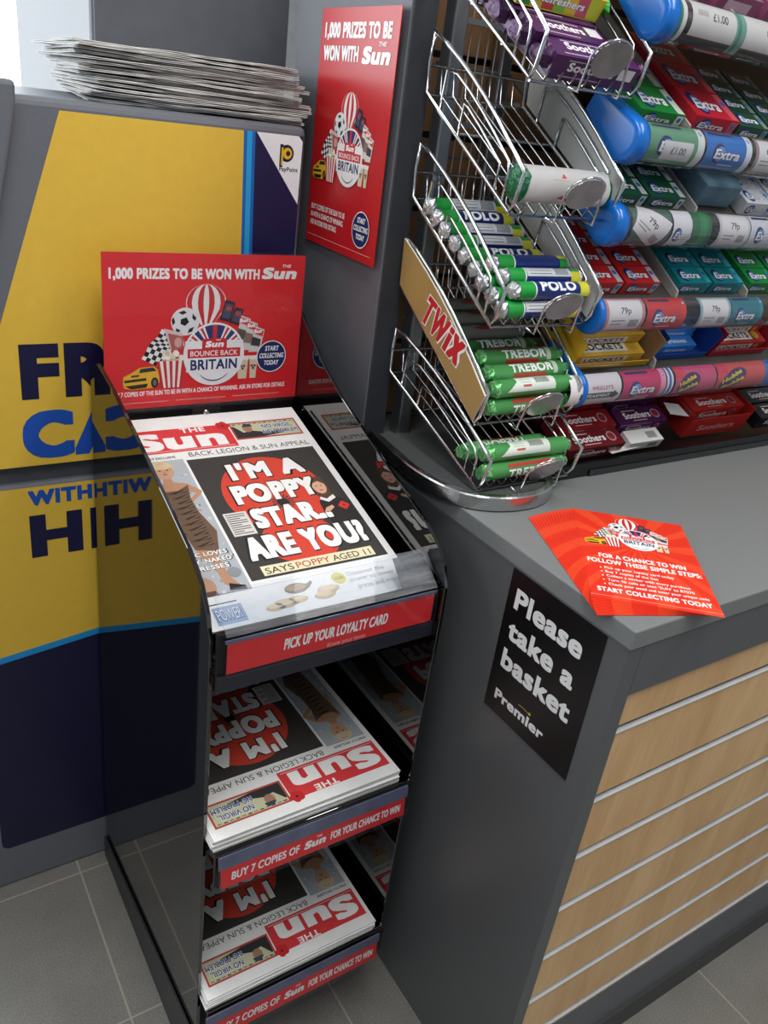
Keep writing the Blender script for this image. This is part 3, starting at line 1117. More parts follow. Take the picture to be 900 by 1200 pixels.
strip(.314, .603, .696, .797, .840, .004, .0, loyalty)
strip(.306, .590, .664, .478, .510, .020, .10, buy7)
strip(.300, .590, .668, .150, .185, .016, .10, buy7)
b = MB(); b.box((.3032, .694, .7725), (.6083, .698, .794), mat('smoky_black_band', '23242e', .25)); child('lower_band', std, b)

# clear lip over the foot of the top papers
b = MB()
lipf = lambda u, v, h: (.312 + u, .694 + v * .79 - h * .62, .848 + v * .62 + h * .79)
b.prism([(0, 0), (.293, 0), (.293, .050), (.288, .056), (.005, .056), (0, .050)], lipf, .002, LIP)
b.prism([(0, 0), (.293, 0), (.293, .010), (0, .010)], lambda u, v, h: (.312 + u, .6915 - h, .838 + v), .0016, CLEAR)
child('clear_lip', std, b, bevel=.0005, seg=1)
b = MB()
b.prism([(.243, .002), (.293, .002), (.293, .050), (.288, .055), (.246, .052)], lambda u, v, h: lipf(u, v, h - .004), .0015, clear('smoky_clear_lip_end', '8f9298', haze=.1))
child('lip_end', std, b)

# header sign: clear pocket, red card, fixing tab with a screw
SW, SH = .304, .2225
hd = thing('header_sign', None, None)
bpy.data.objects.remove(hd)
sx0, sy, sz0 = .3038, 1.129, .9600
b = MB()
ff = lambda u, v, h: (sx0 + u, sy - h, sz0 + v)
rr = .006
b.prism([(rr, -.003), (SW - rr, -.003), (SW, rr - .003), (SW + .001, SH + .001), (SW - rr, SH + .004), (rr, SH + .004), (-.001, SH), (-.001, rr)], lambda u, v, h: ff(u, v, h + .0035), .0022, clear('sign_pocket_acrylic', 'fdfdfe', haze=.008, refl=.8))
sg = child('header_sign', std, b, label='red prize sign in clear pocket')
b = MB()
b.prism([(0, 0), (SW, 0), (SW, SH), (0, SH)], lambda u, v, h: ff(u, v, h - .001), .0016, ink('b71c22', .3))
HA = header_art(SW, SH)
b.art(HA, lambda u, v, h: ff(u, v, h + .0007), dz=.00005)
child('printed_card', sg, b)
b = MB(); b.prism([(.127, -.030), (.172, -.030), (.172, .012), (.127, .012)], lambda u, v, h: ff(u, v, h + .006), .002, CLEAR); child('fixing_tab', sg, b)
b = MB(); b.lathe([(0, .0042), (.002, .0042), (.003, .003)], lambda x, p, q: (sx0 + .1495 + p, sy - .008 - x, sz0 - .012 + q), CHROME, 14); child('screw', sg, b, label='small bright screw')
b = MB(); b.box((.303, 1.134, .90), (.608, 1.140, 1.0), BLACK); child('sign_back_rail', std, b)

# ---------------------------------------------------------------- newspapers on the three trays
NM = newspaper_mesh()
NT = .0044


def paper(label, loc, rot, group):
    o = bpy.data.objects.new('newspaper', NM)
    COL.objects.link(o)
    o.location = loc
    o.rotation_euler = rot
    return props(o, label, 'newspaper', group)


rnd = random.Random(8)
nt = 5
for k in range(nt):
    c = Vector(tp(.451 + rnd.uniform(-.0015, .002), .198 + (rnd.uniform(0, .010) if k < nt - 1 else 0), .0008 + NT * k))
    if k == nt - 1: c = Vector(tp(.4485, .184, .0008 + NT * k))
    top = k == nt - 1
    o = paper('topmost newspaper on the sloping tray, poppy headline upright' if top else 'newspaper copy beneath the top one on the sloping tray', c, (TH, 0, R(-.5) if not top else R(-.4)), 'newspapers on the sloping tray')
for nm, zb, n, yf, xx in (('middle', .5215, 5, .684, .4465), ('lowest', .1985, 5, .682, .4465)):
    for k in range(n):
        top = k == n - 1
        dx = rnd.uniform(-.002, .002)
        o = paper('upside-down newspaper on top of the %s shelf pile' % nm if top else 'newspaper copy under the top one on the %s shelf' % nm,
                  (xx + dx, yf + NH / 2 + rnd.uniform(0, .003), zb + NT * k), (0, 0, R(180) + R(rnd.uniform(-.5, .5))), 'newspapers on the %s shelf' % nm)

# ================================================================ COUNTER
CX, CY, CT = .667, .436, .932
cnt = thing('counter_base', 'dark grey shop counter with beech slatted front below the worktop', 'counter', (1.4, .68, 0))
b = MB(); b.box((CX, CY, 0), (CX + .024, .986, .9055), GREY); child('end_panel', cnt, b, bevel=.0008, seg=1)
b = MB(); b.box((CX + .0245, CY, .836), (2.3, CY + .02, .9055), GREY); child('fascia', cnt, b, bevel=.0006, seg=1)
b = MB(); b.box((CX + .025, CY + .004, 0), (2.3, CY + .02, .152), mat('grey_plinth', '5a5f64', .38)); child('plinth', cnt, b)
b = MB(); b.box((CX + .025, CY - .001, 0), (2.3, CY + .004, .055), mat('dark_kick_board', '3e3e3f', .5)); child('kick_board', cnt, b)
b = MB(); b.box((CX + .025, CY + .3, .1), (2.3, .94, .9), DARK); child('carcass', cnt, b)
grooves = [.781, .670, .570, .470, .369, .270, .168]
zt = .8355
for z in grooves:
    b = MB(); b.box((CX + .0245, CY + .005, z + .004), (2.3, CY + .019, zt), WOOD); child('slat_board', cnt, b, bevel=.0008, seg=1)
    b = MB()
    b.box((CX + .0245, CY + .010, z - .005), (2.3, CY + .02, z + .006), mat('groove_grey', '66686b', .4))
    b.box((CX + .0245, CY + .0030, z - .0068), (2.3, CY + .010, z - .0044), mat('bright_channel_lip', 'c6c8ca', .35))
    child('slat_channel', cnt, b, bevel=.0005, seg=1)
    zt = z - .0068
b = MB(); b.box((CX + .0245, CY + .005, .1525), (2.3, CY + .019, zt), WOOD); child('slat_board', cnt, b)

b = MB()
outl = [(CX - .0015, CY - .002), (2.3, CY - .002), (2.3, 1.2), (.700, 1.2), (.700, .988), (CX - .0015, .988)]
b.prism(outl, lambda u, v, h: (u, v, .906 + h), CT - .906, GREYTOP)
b.build('worktop', bevel=.0022, seg=2, label='grey laminate worktop running along the top of the counter', cat='worktop')

# raised display plinth with a metal edge at the counter's end
rim = [(.664, .975), (.654, .89), (.649, .842), (.6515, .800), (.660, .765), (.675, .740), (.700, .723), (.730, .714), (.765, .713), (.795, .722), (.818, .740), (.832, .765), (.838, .80), (.838, .90), (.838, .938)]


def smooth_path(pts, n=4):
    out = []
    for i in range(len(pts) - 1):
        p0, p1, p2, p3 = pts[max(i - 1, 0)], pts[i], pts[i + 1], pts[min(i + 2, len(pts) - 1)]
        for k in range(n):
            t = k / n
            out.append(tuple(.5 * (2 * p1[j] + (p2[j] - p0[j]) * t + (2 * p0[j] - 5 * p1[j] + 4 * p2[j] - p3[j]) * t * t + (3 * p1[j] - p0[j] - 3 * p2[j] + p3[j]) * t ** 3) for j in range(len(p1))))
    out.append(tuple(pts[-1]))
    return out


rp = smooth_path(rim)
rs = thing('display_plinth', 'low dark plinth with rounded metal edge under the lowest wire basket', 'plinth', (.74, .83, CT))
b = MB(); b.prism(list(reversed(rp)), lambda u, v, h: (u, v, CT + .0005 + h), .016, mat('dark_grey_mat', '4d4f50', .4, var=.08, scale=300), smooth=False); child('plinth_top', rs, b)
b = MB()
edge = rp[:49]
prof = [(.0045, 0), (.006, .0015), (.006, .0195), (.0045, .0215), (-.0045, .0215), (-.006, .020), (-.006, .017), (-.0015, .016), (-.0015, 0)]
rows = []
for i, p in enumerate(edge):
    a, c = edge[max(i - 1, 0)], edge[min(i + 1, len(edge) - 1)]
    d = Vector((c[0] - a[0], c[1] - a[1])).normalized()
    nrm = Vector((d.y, -d.x)) * -1
    if i < 6 and nrm.x > 0: nrm = -nrm
    rows.append([(p[0] + nrm.x * o, p[1] + nrm.y * o, CT + .0008 + z) for o, z in prof])
cen = Vector((.745, .84))
if (Vector(rows[10][2][:2]) - cen).length < (Vector(edge[10]) - cen).length:
    rows = []
    for i, p in enumerate(edge):
        a, c = edge[max(i - 1, 0)], edge[min(i + 1, len(edge) - 1)]
        d = Vector((c[0] - a[0], c[1] - a[1])).normalized()
        nrm = Vector((d.y, -d.x))
        rows.append([(p[0] + nrm.x * o, p[1] + nrm.y * o, CT + .0008 + z) for o, z in prof])
i0 = len(b.v)
m = len(prof)
vs = [q for r_ in rows for q in r_]
fs = [(i * m + j, i * m + (j + 1) % m, (i + 1) * m + (j + 1) % m, (i + 1) * m + j) for i in range(len(rows) - 1) for j in range(m)]
fs += [tuple(range(m)), tuple((len(rows) - 1) * m + j for j in range(m))]
b.mesh_(vs, fs, EDGE, False)
child('metal_edge', rs, b)

# basket sign
A = Art(.35)
sw, sh_ = .160, .215
A.rect(0, 0, sw, sh_, '08080a', 0)
for s, y, w in (('Please', .163, .119), ('take a', .118, .119), ('basket', .073, .126)):
    A.text(s, .014, y, .0295, 'e9eaea', 2, w=w, off=.034)
A.text('Premier', .016, .022, .016, 'eeeeee', 2, w=.094, off=.036)
A.disc(.0815, .0425, .0022, 'd7c23a', 3, n=12)
for k in range(8):
    A.line(.060 + .0026 * k, .0420 + .0008 * math.sin(k * .45), .0626 + .0026 * k, .0420 + .0008 * math.sin((k + 1) * .45), .0008, 'd7c23a', 3)
b = MB()
fs_ = lambda u, v, h: (CX - .0005 - h, .627 - u, .6895 + v)
b.prism([(0, 0), (sw, 0), (sw, sh_), (0, sh_)], fs_, .0008, ink('08080a', .35))
b.art(A, fs_, dz=.00006, h0=.0009)
b.build('basket_sign', label='black notice with white lettering stuck on the counter end', cat='sign')

# fan of flyers
FW, FH = .149, .232
fm = MB()
fm.prism([(-FW, 0), (0, 0), (0, FH), (-FW, FH)], lambda u, v, h: (u, v, h), .0003, ink('df3a24', .35))
fm.art(flyer_art(FW, FH), lambda u, v, h: (u - FW, v, h + .00032), dz=.00001, h0=.00001)
FM = fm.mesh('flyer')
NF = 15
for k in range(NF):
    t = k / (NF - 1)
    o = bpy.data.objects.new('flyer', FM)
    COL.objects.link(o)
    ang = 67.5 + (51.1 - 67.5) * t - 90
    o.location = (.7855 + (.779 - .7855) * t, .418 + (.4065 - .418) * t, CT + .0005 + .00042 * k)
    o.rotation_euler = (0, 0, R(ang))
    props(o, 'topmost red flyer of the fan, with its whole face showing' if k == NF - 1 else ('lowest red flyer of the fan on the worktop' if k == 0 else 'red flyer within the fan on the worktop, only an edge showing'), 'flyer', 'fanned flyers on the worktop')

# ================================================================ SWEET SHELVES
gon = thing('sweet_shelves', 'tiered sweet shelving with clear tube fronts and blue end brackets', 'shelving', (1.2, .95, CT))
b = MB()
zz = [.934, 1.06, 1.163, 1.263, 1.365, 1.468, 1.568, 1.668, 1.85]
for z0, z1 in zip(zz, zz[1:]):
    b.box((.728, 1.065, z0 + .009), (2.25, 1.085, z1), WOODB)
b.box((.728, 1.078, .934), (2.25, 1.09, 1.85), mat('slot_black', '121110', .5))
b.build('slatted_panel', label='brown wooden slatted back panel behind the wire baskets and sweet shelves', cat='panel')
rack = thing('basket_rack', 'steel uprights and wire grid that carry the five chrome baskets', 'rack', (.79, 1.02, CT))
for x, y in ((.735, 1.0), (.85, 1.035)):
    b = MB(); b.box((x - .0115, y - .008, CT + .001), (x + .0115, y + .016, 1.85), STEEL); child('upright', rack, b, bevel=.003)
b = MB()
for z in (1.03, 1.135, 1.26, 1.385, 1.51):
    b.box((.728, 1.012, z), (.86, 1.018, z + .007), STEEL)
child('cross_bar', rack, b)
b = MB()
for k in range(7):
    x = .745 + .0155 * k
    b.tube([(x, 1.022, .96), (x, 1.022, 1.8)], .0013, STEEL, 6)
for z in (1.0, 1.115, 1.23, 1.345, 1.46, 1.575):
    b.tube([(.725, 1.024, z), (.86, 1.024, z)], .0016, STEEL, 6)
child('back_grid', rack, b)
# base tray with black lip
b = MB()
b.box((.868, .772, CT + .0008), (1.75, 1.06, CT + .012), BLACK)
b.box((.868, .768, CT + .0008), (1.75, .774, CT + .022), BLACK)
child('base_tray', gon, b, bevel=.001)
b = MB(); b.box((.93, .7655, CT + .0008), (1.75, .7675, CT + .010), mat('black_lip_edge', '2b2b2e', .25)); child('tray_lip', gon, b)

YC, RT = .785, .026
SL = .62                                        # shelf rise per unit of depth
levels = [1.071, 1.178, 1.297, 1.398, 1.532]
XE = 1.62
SHELFM = mat('grey_shelf_plate', '4a4642', .45)
shelves = []
for zc in levels:
    sf = lambda y: zc + .012 + (y - .80) * SL
    b = MB()
    b.prism([(.796, sf(.796)), (1.04, sf(1.04)), (1.04, sf(1.04) - .004), (.796, sf(.796) - .004)], lambda u, v, h: (.874 + h, u, v), XE - .874, SHELFM)
    s = child('shelf', gon, b)
    shelves.append(s)
    # clear tube: open C section
    b = MB()
    sec = [(a, RT) for a in range(-80, 81, 10)]
    pts = [(YC - r * math.cos(R(a)), zc + r * math.sin(R(a))) for a, r in sec]
    n = len(pts)
    vs = [(x, y, z) for x in (.872, XE) for y, z in pts]
    b.mesh_(vs, [(n + i, n + i + 1, i + 1, i) for i in range(n - 1)], TUBE, True)
    child('clear_tube', s, b, label='clear curved plastic front')
    # blue end bracket: flattened capsule that runs back along the shelf
    b = MB()
    prof = []
    rings = []
    for i in range(9):
        a = math.pi * i / 8
        rings.append(a)
    cap = []
    nseg = 20
    d = Vector((0, math.cos(math.atan(SL)), math.sin(math.atan(SL))))
    e = Vector((0, -d.z, d.y))
    R0, Ln = .0285, .085
    outline = []
    for k in range(13):
        a = math.pi / 2 + math.pi * k / 12
        outline.append((R0 * math.cos(a), R0 * math.sin(a)))
    outline += [(Ln, -R0 * .55), (Ln, R0 * .55)]
    c0 = Vector((0, YC, zc))
    lay = [(.874, 1.0), (.866, 1.0), (.860, .985), (.8565, .93), (.8545, .84), (.854, .5)]
    m = len(outline)
    vs = []
    if zc < 1.2: lay = [(.874 - (.874 - x) * .45, s_ * .96) for x, s_ in lay]
    for x, s_ in lay:
        for (p, q) in outline:
            pp = p if p < 0 else p
            P_ = c0 + d * (pp * s_) + e * (q * s_)
            vs.append((x, P_.y, P_.z))
    fs = [(i * m + j, i * m + (j + 1) % m, (i + 1) * m + (j + 1) % m, (i + 1) * m + j) for i in range(len(lay) - 1) for j in range(m)]
    fs += [tuple(reversed(range(m))), tuple((len(lay) - 1) * m + j for j in range(m))]
    b.mesh_(vs, fs, BLUEP, True)
    child('end_bracket', s, b, label='blue plastic end bracket')


def tubef(zc, x0, r=.0248):
    return lambda u, v, h: (x0 + u, YC - (r + h) * math.cos(v / r), zc + (r + h) * math.sin(v / r))


TV0, TV1 = -.026, .030


def insert(lv, x0, x1, name, draw, label=None, r=.0244, v0=TV0, v1=TV1):
    A = Art(.4)
    draw(A, x1 - x0)
    b = MB()
    f = tubef(levels[lv], x0, r)
    n = 24
    for i in range(n):
        a, c = v0 + (v1 - v0) * i / n, v0 + (v1 - v0) * (i + 1) / n
        b.face([f(0, a, 0), f(x1 - x0, a, 0), f(x1 - x0, c, 0), f(0, c, 0)], ink('d9d9d6', .5), True)
    b.art(A, f, dz=.00008, h0=.0003, band=.0022)
    child(name, shelves[lv], b, label=label)


def extra_word(A, cx, cy, h, w, L=3, dark='1c2a66'):
    A.disc(cx - w * .33, cy + h * .55, w * .24, dark, L, h * 1.0, 20, rot=.3)
    A.disc(cx - w * .27, cy + h * .5, w * .19, '6f8fd0', L + .3, h * .75, 18, rot=.3)
    A.text('Extra', cx, cy, h, dark, L + .5, w=w * 1.06, al='c', off=.06, n=2, sh=.2)
    A.text('Extra', cx, cy + h * .03, h * .95, 'f6f7f8', L + 1, w=w, al='c', off=.025, n=2, sh=.2)


def card(hx, word='Extra', end='e8ecef'):
    def d(A, W):
        A.rect(0, TV0, W, TV1, hx, 0, nv=1, nu=2)
        A.rect(W * .87, TV0, W, TV1, end, .5, nv=1)
        A.disc(W * .935, .020, .0032, '3d6fc0', 1, n=12)
        A.disc(W * .935, .020, .0017, 'f0f2f4', 1.5, n=10)
        extra_word(A, W * .46, -.008, .0125, W * .55, 2)
        A.rect(W * .35, -.016, W * .68, -.0145, 'dfe4ea', 2)
        A.rect(W * .08, .0225, W * .6, .027, '222a5c', 1)
    return d


def ticket(txt, bg, price_v=.006, tilt=0):
    def d(A, W):
        A.rect(0, TV0, W, TV1, bg, 0, nv=1, nu=2)
        c, s = math.cos(tilt), math.sin(tilt)
        cx, cy = W / 2, .003
        rt = lambda u, v: (cx + (u - cx) * c - (v - cy) * s, cy + (u - cx) * s + (v - cy) * c)
        T = Art()
        T.rect(W * .08, -.019, W * .92, .026, 'e6e5e3', 1, nv=1)
        T.text(txt, W * .5, price_v, .0085, '34343a', 2, w=W * .26 * len(txt) / 3, al='c', off=.008, rot=.0)
        for k in range(9):
            T.rect(W * (.62 + .026 * k), -.013, W * (.62 + .026 * k + (.012 if k % 2 else .018)), -.002, '6a6a6c', 2)
        T.rect(W * .15, -.004, W * .5, -.0025, '8d8d8f', 2)
        T.rect(W * .15, -.009, W * .42, -.0075, '8d8d8f', 2)
        for L, hx, pts in T.items:
            A.items.append((L, hx, [rt(*p) for p in pts]))
    return d


def spear(A, W):
    A.rect(0, TV0, W, TV1, 'e4e2e2', 0, nv=1)
    A.text("WRIGLEY'S", W * .62, .004, .0055, 'a8443f', 2, w=W * .42, al='c', off=.015)
    A.poly([(W * .2, -.009), (W * .86, -.009), (W * .86, -.0115), (W * .97, -.0045), (W * .86, .0025), (W * .86, 0), (W * .2, 0)], '3c4347', 2)
    A.text('SPEARMINT', W * .54, -.007, .005, 'e9e9ea', 3, w=W * .5, al='c', off=.02)


def hubba(bg):
    def d(A, W):
        A.rect(0, TV0, W, TV1, bg, 0, nv=1, nu=2)
        A.rect(0, .01, W * .2, TV1, 'd8324f', .6, nv=3)
        A.disc(W * .33, .001, W * .27, '3a2a55', 1, .0155, 24, rot=.35)
        A.text('Hubba', W * .31, .0025, .0075, 'e9c53a', 2, w=W * .4, al='c', off=.04, n=2, rot=.35)
        A.text('Bubba', W * .36, -.0085, .0075, 'e9c53a', 2, w=W * .4, al='c', off=.04, n=2, rot=.35)
    return d


def plain(hx, *stripes):
    def d(A, W):
        A.rect(0, TV0, W, TV1, hx, 0, nv=1)
        for a, c, col in stripes:
            A.rect(W * a, TV0, W * c, TV1, col, 1, nv=1)
    return d


WT, GT = 'white price ticket', None
insert(0, .842, .945, 'brand_card', spear, 'white card with dark arrow')
insert(0, .950, 1.045, 'brand_card', card('c81f60', end='e88fb0'), 'pink gum card')
insert(0, 1.048, 1.062, 'brand_card', plain('dfe1e4', (.3, .7, '3d62b0')))
insert(0, 1.068, 1.168, 'brand_card', hubba('cc4a76'), 'pink bubble gum card')
insert(0, 1.172, 1.30, 'brand_card', hubba('d04a44'), 'red bubble gum card')
insert(0, 1.30, 1.42, 'brand_card', card('2468b4'), 'blue gum card')
insert(1, .876, .955, 'price_ticket', ticket('79p', 'c98a90'), WT)
insert(1, .960, 1.045, 'brand_card', card('cf2626', end='d93030'), 'red gum card')
insert(1, 1.078, 1.152, 'price_ticket', ticket('79p', '8fb7bd'), WT)
insert(1, 1.155, 1.235, 'brand_card', card('157a86', end='1b8c96'), 'teal gum card')
insert(1, 1.26, 1.34, 'price_ticket', ticket('79p', '8fb79d'), WT)
insert(2, .885, .962, 'price_ticket', ticket('79p', '476a5c', .004, -.5), WT)
insert(2, .966, 1.005, 'brand_card', lambda A, W: (A.rect(0, TV0, W, TV1, 'e3e6e6', 0, nv=1), extra_word(A, W * .6, -.012, .010, W * .9, 2)), 'white gum card')
insert(2, 1.006, 1.048, 'brand_card', plain('1b6a3c', (.42, .8, '24894c')), 'green gum card')
insert(2, 1.066, 1.138, 'price_ticket', ticket('79p', 'c9ced0'), WT)
insert(2, 1.140, 1.22, 'brand_card', card('d5dade', end='e8ecef'), 'white gum card')
insert(3, .878, .985, 'brand_card', card('5f9d74', end='dfe8e2'), 'pale green gum card')
insert(3, .990, 1.088, 'brand_card', card('1873c6', end='dfe8f0'), 'blue gum card')
insert(3, 1.098, 1.18, 'price_ticket', ticket('£1.00', 'a58c8c'), WT)
insert(3, .905, .962, 'price_ticket', lambda A, W: (A.rect(0, -.018, W, .006, 'dcdfdc', 0, nv=4), A.text('£1.00', W * .52, -.009, .008, '55595a', 2, w=W * .5, al='c', off=.008)), WT, r=.0252, v0=-.018, v1=.006)
insert(4, .874, .890, 'brand_card', plain('e9ece9', (.0, .55, '1f8a46')), 'green edge card')
insert(4, .900, .985, 'price_ticket', lambda A, W: (A.rect(0, TV0 + .012, W, TV1, 'e3e1da', 0, nv=1), A.text('£1.00', W * .62, .006, .009, '3a3a3e', 2, w=W * .34, al='c', off=.008), [A.rect(W * (.12 + .03 * k), .009, W * (.13 + .03 * k), .016, '77777a', 2) for k in range(8)]), WT, v0=TV0 + .012)
insert(4, .985, 1.005, 'brand_card', plain('6fa596', (.2, .5, '2f8a62')), 'green card')
insert(4, 1.005, 1.10, 'price_ticket', lambda A, W: (A.rect(0, TV0 + .012, W, TV1, 'e3e1da', 0, nv=1), A.text('£1.00', W * .62, .006, .009, '3a3a3e', 2, w=W * .34, al='c', off=.008)), WT, v0=TV0 + .012)

# dividers between the bays
DIV = mat('pale_divider', 'b4b2ac', .45)
for lv, xs_ in enumerate(((1.055,), (1.062, 1.235), (1.052,), (.992,), (1.02,))):
    zc = levels[lv]
    for x in xs_:
        b = MB()
        sf = lambda y: zc + .0122 + (y - .80) * SL
        b.prism([(.80, sf(.80)), (1.035, sf(1.035)), (1.035, sf(1.035) + .028), (.80, sf(.80) + .016)], lambda u, v, h: (x + h, u, v), .004, DIV)
        child('bay_divider', shelves[lv], b)

# ================================================================ WIRE BASKETS
XL, XR = .69, .858
bas = [  # front z, front y, back rise, side height at the back
    ('lowest', .9545, .737, .088, .070),
    ('second', 1.038, .766, .132, .070),
    ('middle', 1.168, .770, .124, .072),
    ('fourth', 1.303, .775, .118, .072),
    ('highest', 1.446, .780, .118, .072)]
names = {'lowest': 'lowest chrome wire basket, three green mint rolls in it',
         'second': 'chrome wire basket with the gold side panel, full of green mint rolls',
         'middle': 'chrome wire basket holding the silver-ended blue and green rolls',
         'fourth': 'nearly empty chrome wire basket with one white roll at its front',
         'highest': 'highest chrome wire basket, holding purple sweet packets'}
YB = .985
geom = {}


def side_curve(fy, fz, rise, hb, hf=.047, bow=.012, n=7):
    """top edge of a basket side, from the back down to the front"""
    out = []
    for i in range(n + 1):
        t = i / n
        y = YB + (fy - .006 - YB) * t
        z = (fz + rise + hb) + ((fz + hf) - (fz + rise + hb)) * t + bow * math.sin(math.pi * t)
        out.append((y, z))
    return out


for nm, fz_, fy_, rise, hb in bas:
    bk = thing('wire_basket', names[nm], 'wire basket', (.774, .87, fz_), group='wire baskets of sweets')
    geom[nm] = (fz_, fy_, rise, hb)
    for x in (XL, XR):
        top = side_curve(fy_, fz_, rise, hb)
        loop = [(x, YB, fz_ + rise), (x, YB + .003, fz_ + rise + hb * .5), (x, YB - .002, fz_ + rise + hb - .004)] + [(x, y, z) for y, z in top] + [(x, fy_ + .003, fz_ + .012), (x, fy_ + .010, fz_ + .001)]
        b = MB()
        b.tube(loop, .0026, CHROME, 8, closed=True)
        for d1, yb_, fo in ((.017, YB - .045, .022), (.034, YB - .09, .040)):
            fl = lambda y: fz_ + .001 + rise * (y - fy_ - .010) / (YB - fy_ - .010)
            inner = [(y, z - d1) for y, z in top if y < yb_ + .004 and y > fy_ + fo]
            inner = [(yb_ + .012, fl(yb_ + .012))] + [(yb_ + .006, inner[0][1] + .004)] + inner + [(fy_ + fo, max(inner[-1][1] - .012, fl(fy_ + fo) + .008)), (fy_ + fo + .004, fl(fy_ + fo + .004))]
            b.tube([(x, y, z) for y, z in inner], .0017, CHROME, 6)
        child('side_frame', bk, b)
    b = MB()
    for k in range(7):
        x = XL + .022 + k * (XR - XL - .044) / 6
        b.tube([(x, fy_ + .004, fz_ + .012), (x, fy_ + .010, fz_ + .001), (x, YB, fz_ + rise), (x, YB + .004, fz_ + rise + .03)], .0014, CHROME, 6)
    for t in (0, .3, .65, 1):
        y, z = fy_ + .010 + (YB - fy_ - .010) * t, fz_ + .001 + rise * t - .0028
        b.tube([(XL, y, z), (XR, y, z)], .0018, CHROME, 6)
    b.tube([(XL, YB + .003, fz_ + rise + .032), (XR, YB + .003, fz_ + rise + .032)], .0018, CHROME, 6)
    child('wire_floor', bk, b)
    # hooks onto the uprights
    for x in (.735, .846):
        b = MB()
        b.box((x - .006, YB, fz_ + rise - .004), (x + .006, (.9915 if x < .8 else 1.0265), fz_ + rise + .004), STEEL)
        child('fixing_hook', bk, b)
    # oval price disc on a wire loop, leaning forward
    xc, rx, ry = .779, .0275, .0215
    tl = R(33)
    dc = Vector((xc, fy_ - .021, fz_ + .030))
    up = Vector((0, -math.sin(tl), math.cos(tl)))
    nn = Vector((0, -math.cos(tl), -math.sin(tl)))
    b = MB()
    ring = [(rx * math.copysign(abs(math.cos(a)) ** .85, math.cos(a)), ry * math.sin(a)) for a in [2 * math.pi * k / 28 for k in range(28)]]
    b.prism(ring, lambda u, v, h: tuple(dc + Vector((u, 0, 0)) + up * v + nn * h), .0012, DISC)
    child('price_disc', bk, b, label='oval metal disc')
    b = MB()
    lp = [(xc - .033, fy_ + .004, fz_ - .003), (xc - .033, fy_ - .012, fz_ - .006), (xc - .033, fy_ - .014, fz_ + .004)]
    for k in range(11):
        a = math.pi - math.pi * k / 10
        p = dc + Vector(((rx + .003) * math.cos(a), 0, 0)) + up * ((ry + .0015) * math.sin(a)) + nn * -.0015
        lp.append(tuple(p))
    lp += [(xc + .033, fy_ - .014, fz_ + .004), (xc + .033, fy_ - .012, fz_ - .006), (xc + .033, fy_ + .004, fz_ - .003)]
    b.tube(lp, .0015, CHROME, 6)
    child('disc_wire', bk, b)
    if nm in ('second', 'fourth', 'middle'):
        top = side_curve(fy_, fz_, rise, hb)
        poly = [(y, z - .003) for y, z in top] + [(fy_ + .010, fz_ + .005), (YB - .003, fz_ + rise + .004)]
        if nm == 'second':
            b = MB()
            b.prism(list(reversed(poly)), lambda u, v, h: (XL - .0028 - h, u, v), .003, mat('gold_card', 'a5854e', .42, var=.06, scale=20), side=mat('gold_card_edge', 'd8d4c8', .4))
            A = Art(.35)
            for off_, hx, L, e in ((.08, 'f3f0ec', 2, 0), (.03, 'c21f24', 4, .0020)):
                A.text('T', e, e * .8, .046 - 1.6 * e, hx, L, w=.025 - 2 * e, off=off_, sh=.38)
                A.text('W', .022 + e, e * .8, .046 - 1.6 * e, hx, L + .9, w=.038 - 2 * e, off=off_, sh=.38)
                A.text('i', .058 + e, e * .8, .046 - 1.6 * e, hx, L, w=.0135 - 2 * e, off=off_, sh=.38)
                A.text('x', .069 + e, e * .8, .060 - 1.6 * e, hx, L + .9, w=.030 - 2 * e, off=off_, sh=.38)
            tw = lambda u, v, h: (XL - .0059 - h, .924 - u, 1.140 - u * .43 + v)
            b.art(A, tw, dz=.0001, h0=.0001)
            child('gold_side_panel', bk, b, label='gold side panel with red lettering')
        else:
            b = MB()
            b.prism(poly, lambda u, v, h: (XR + .0028 + h, u, v), .003, WHITEP)
            child('white_side_panel', bk, b, label='white side panel')

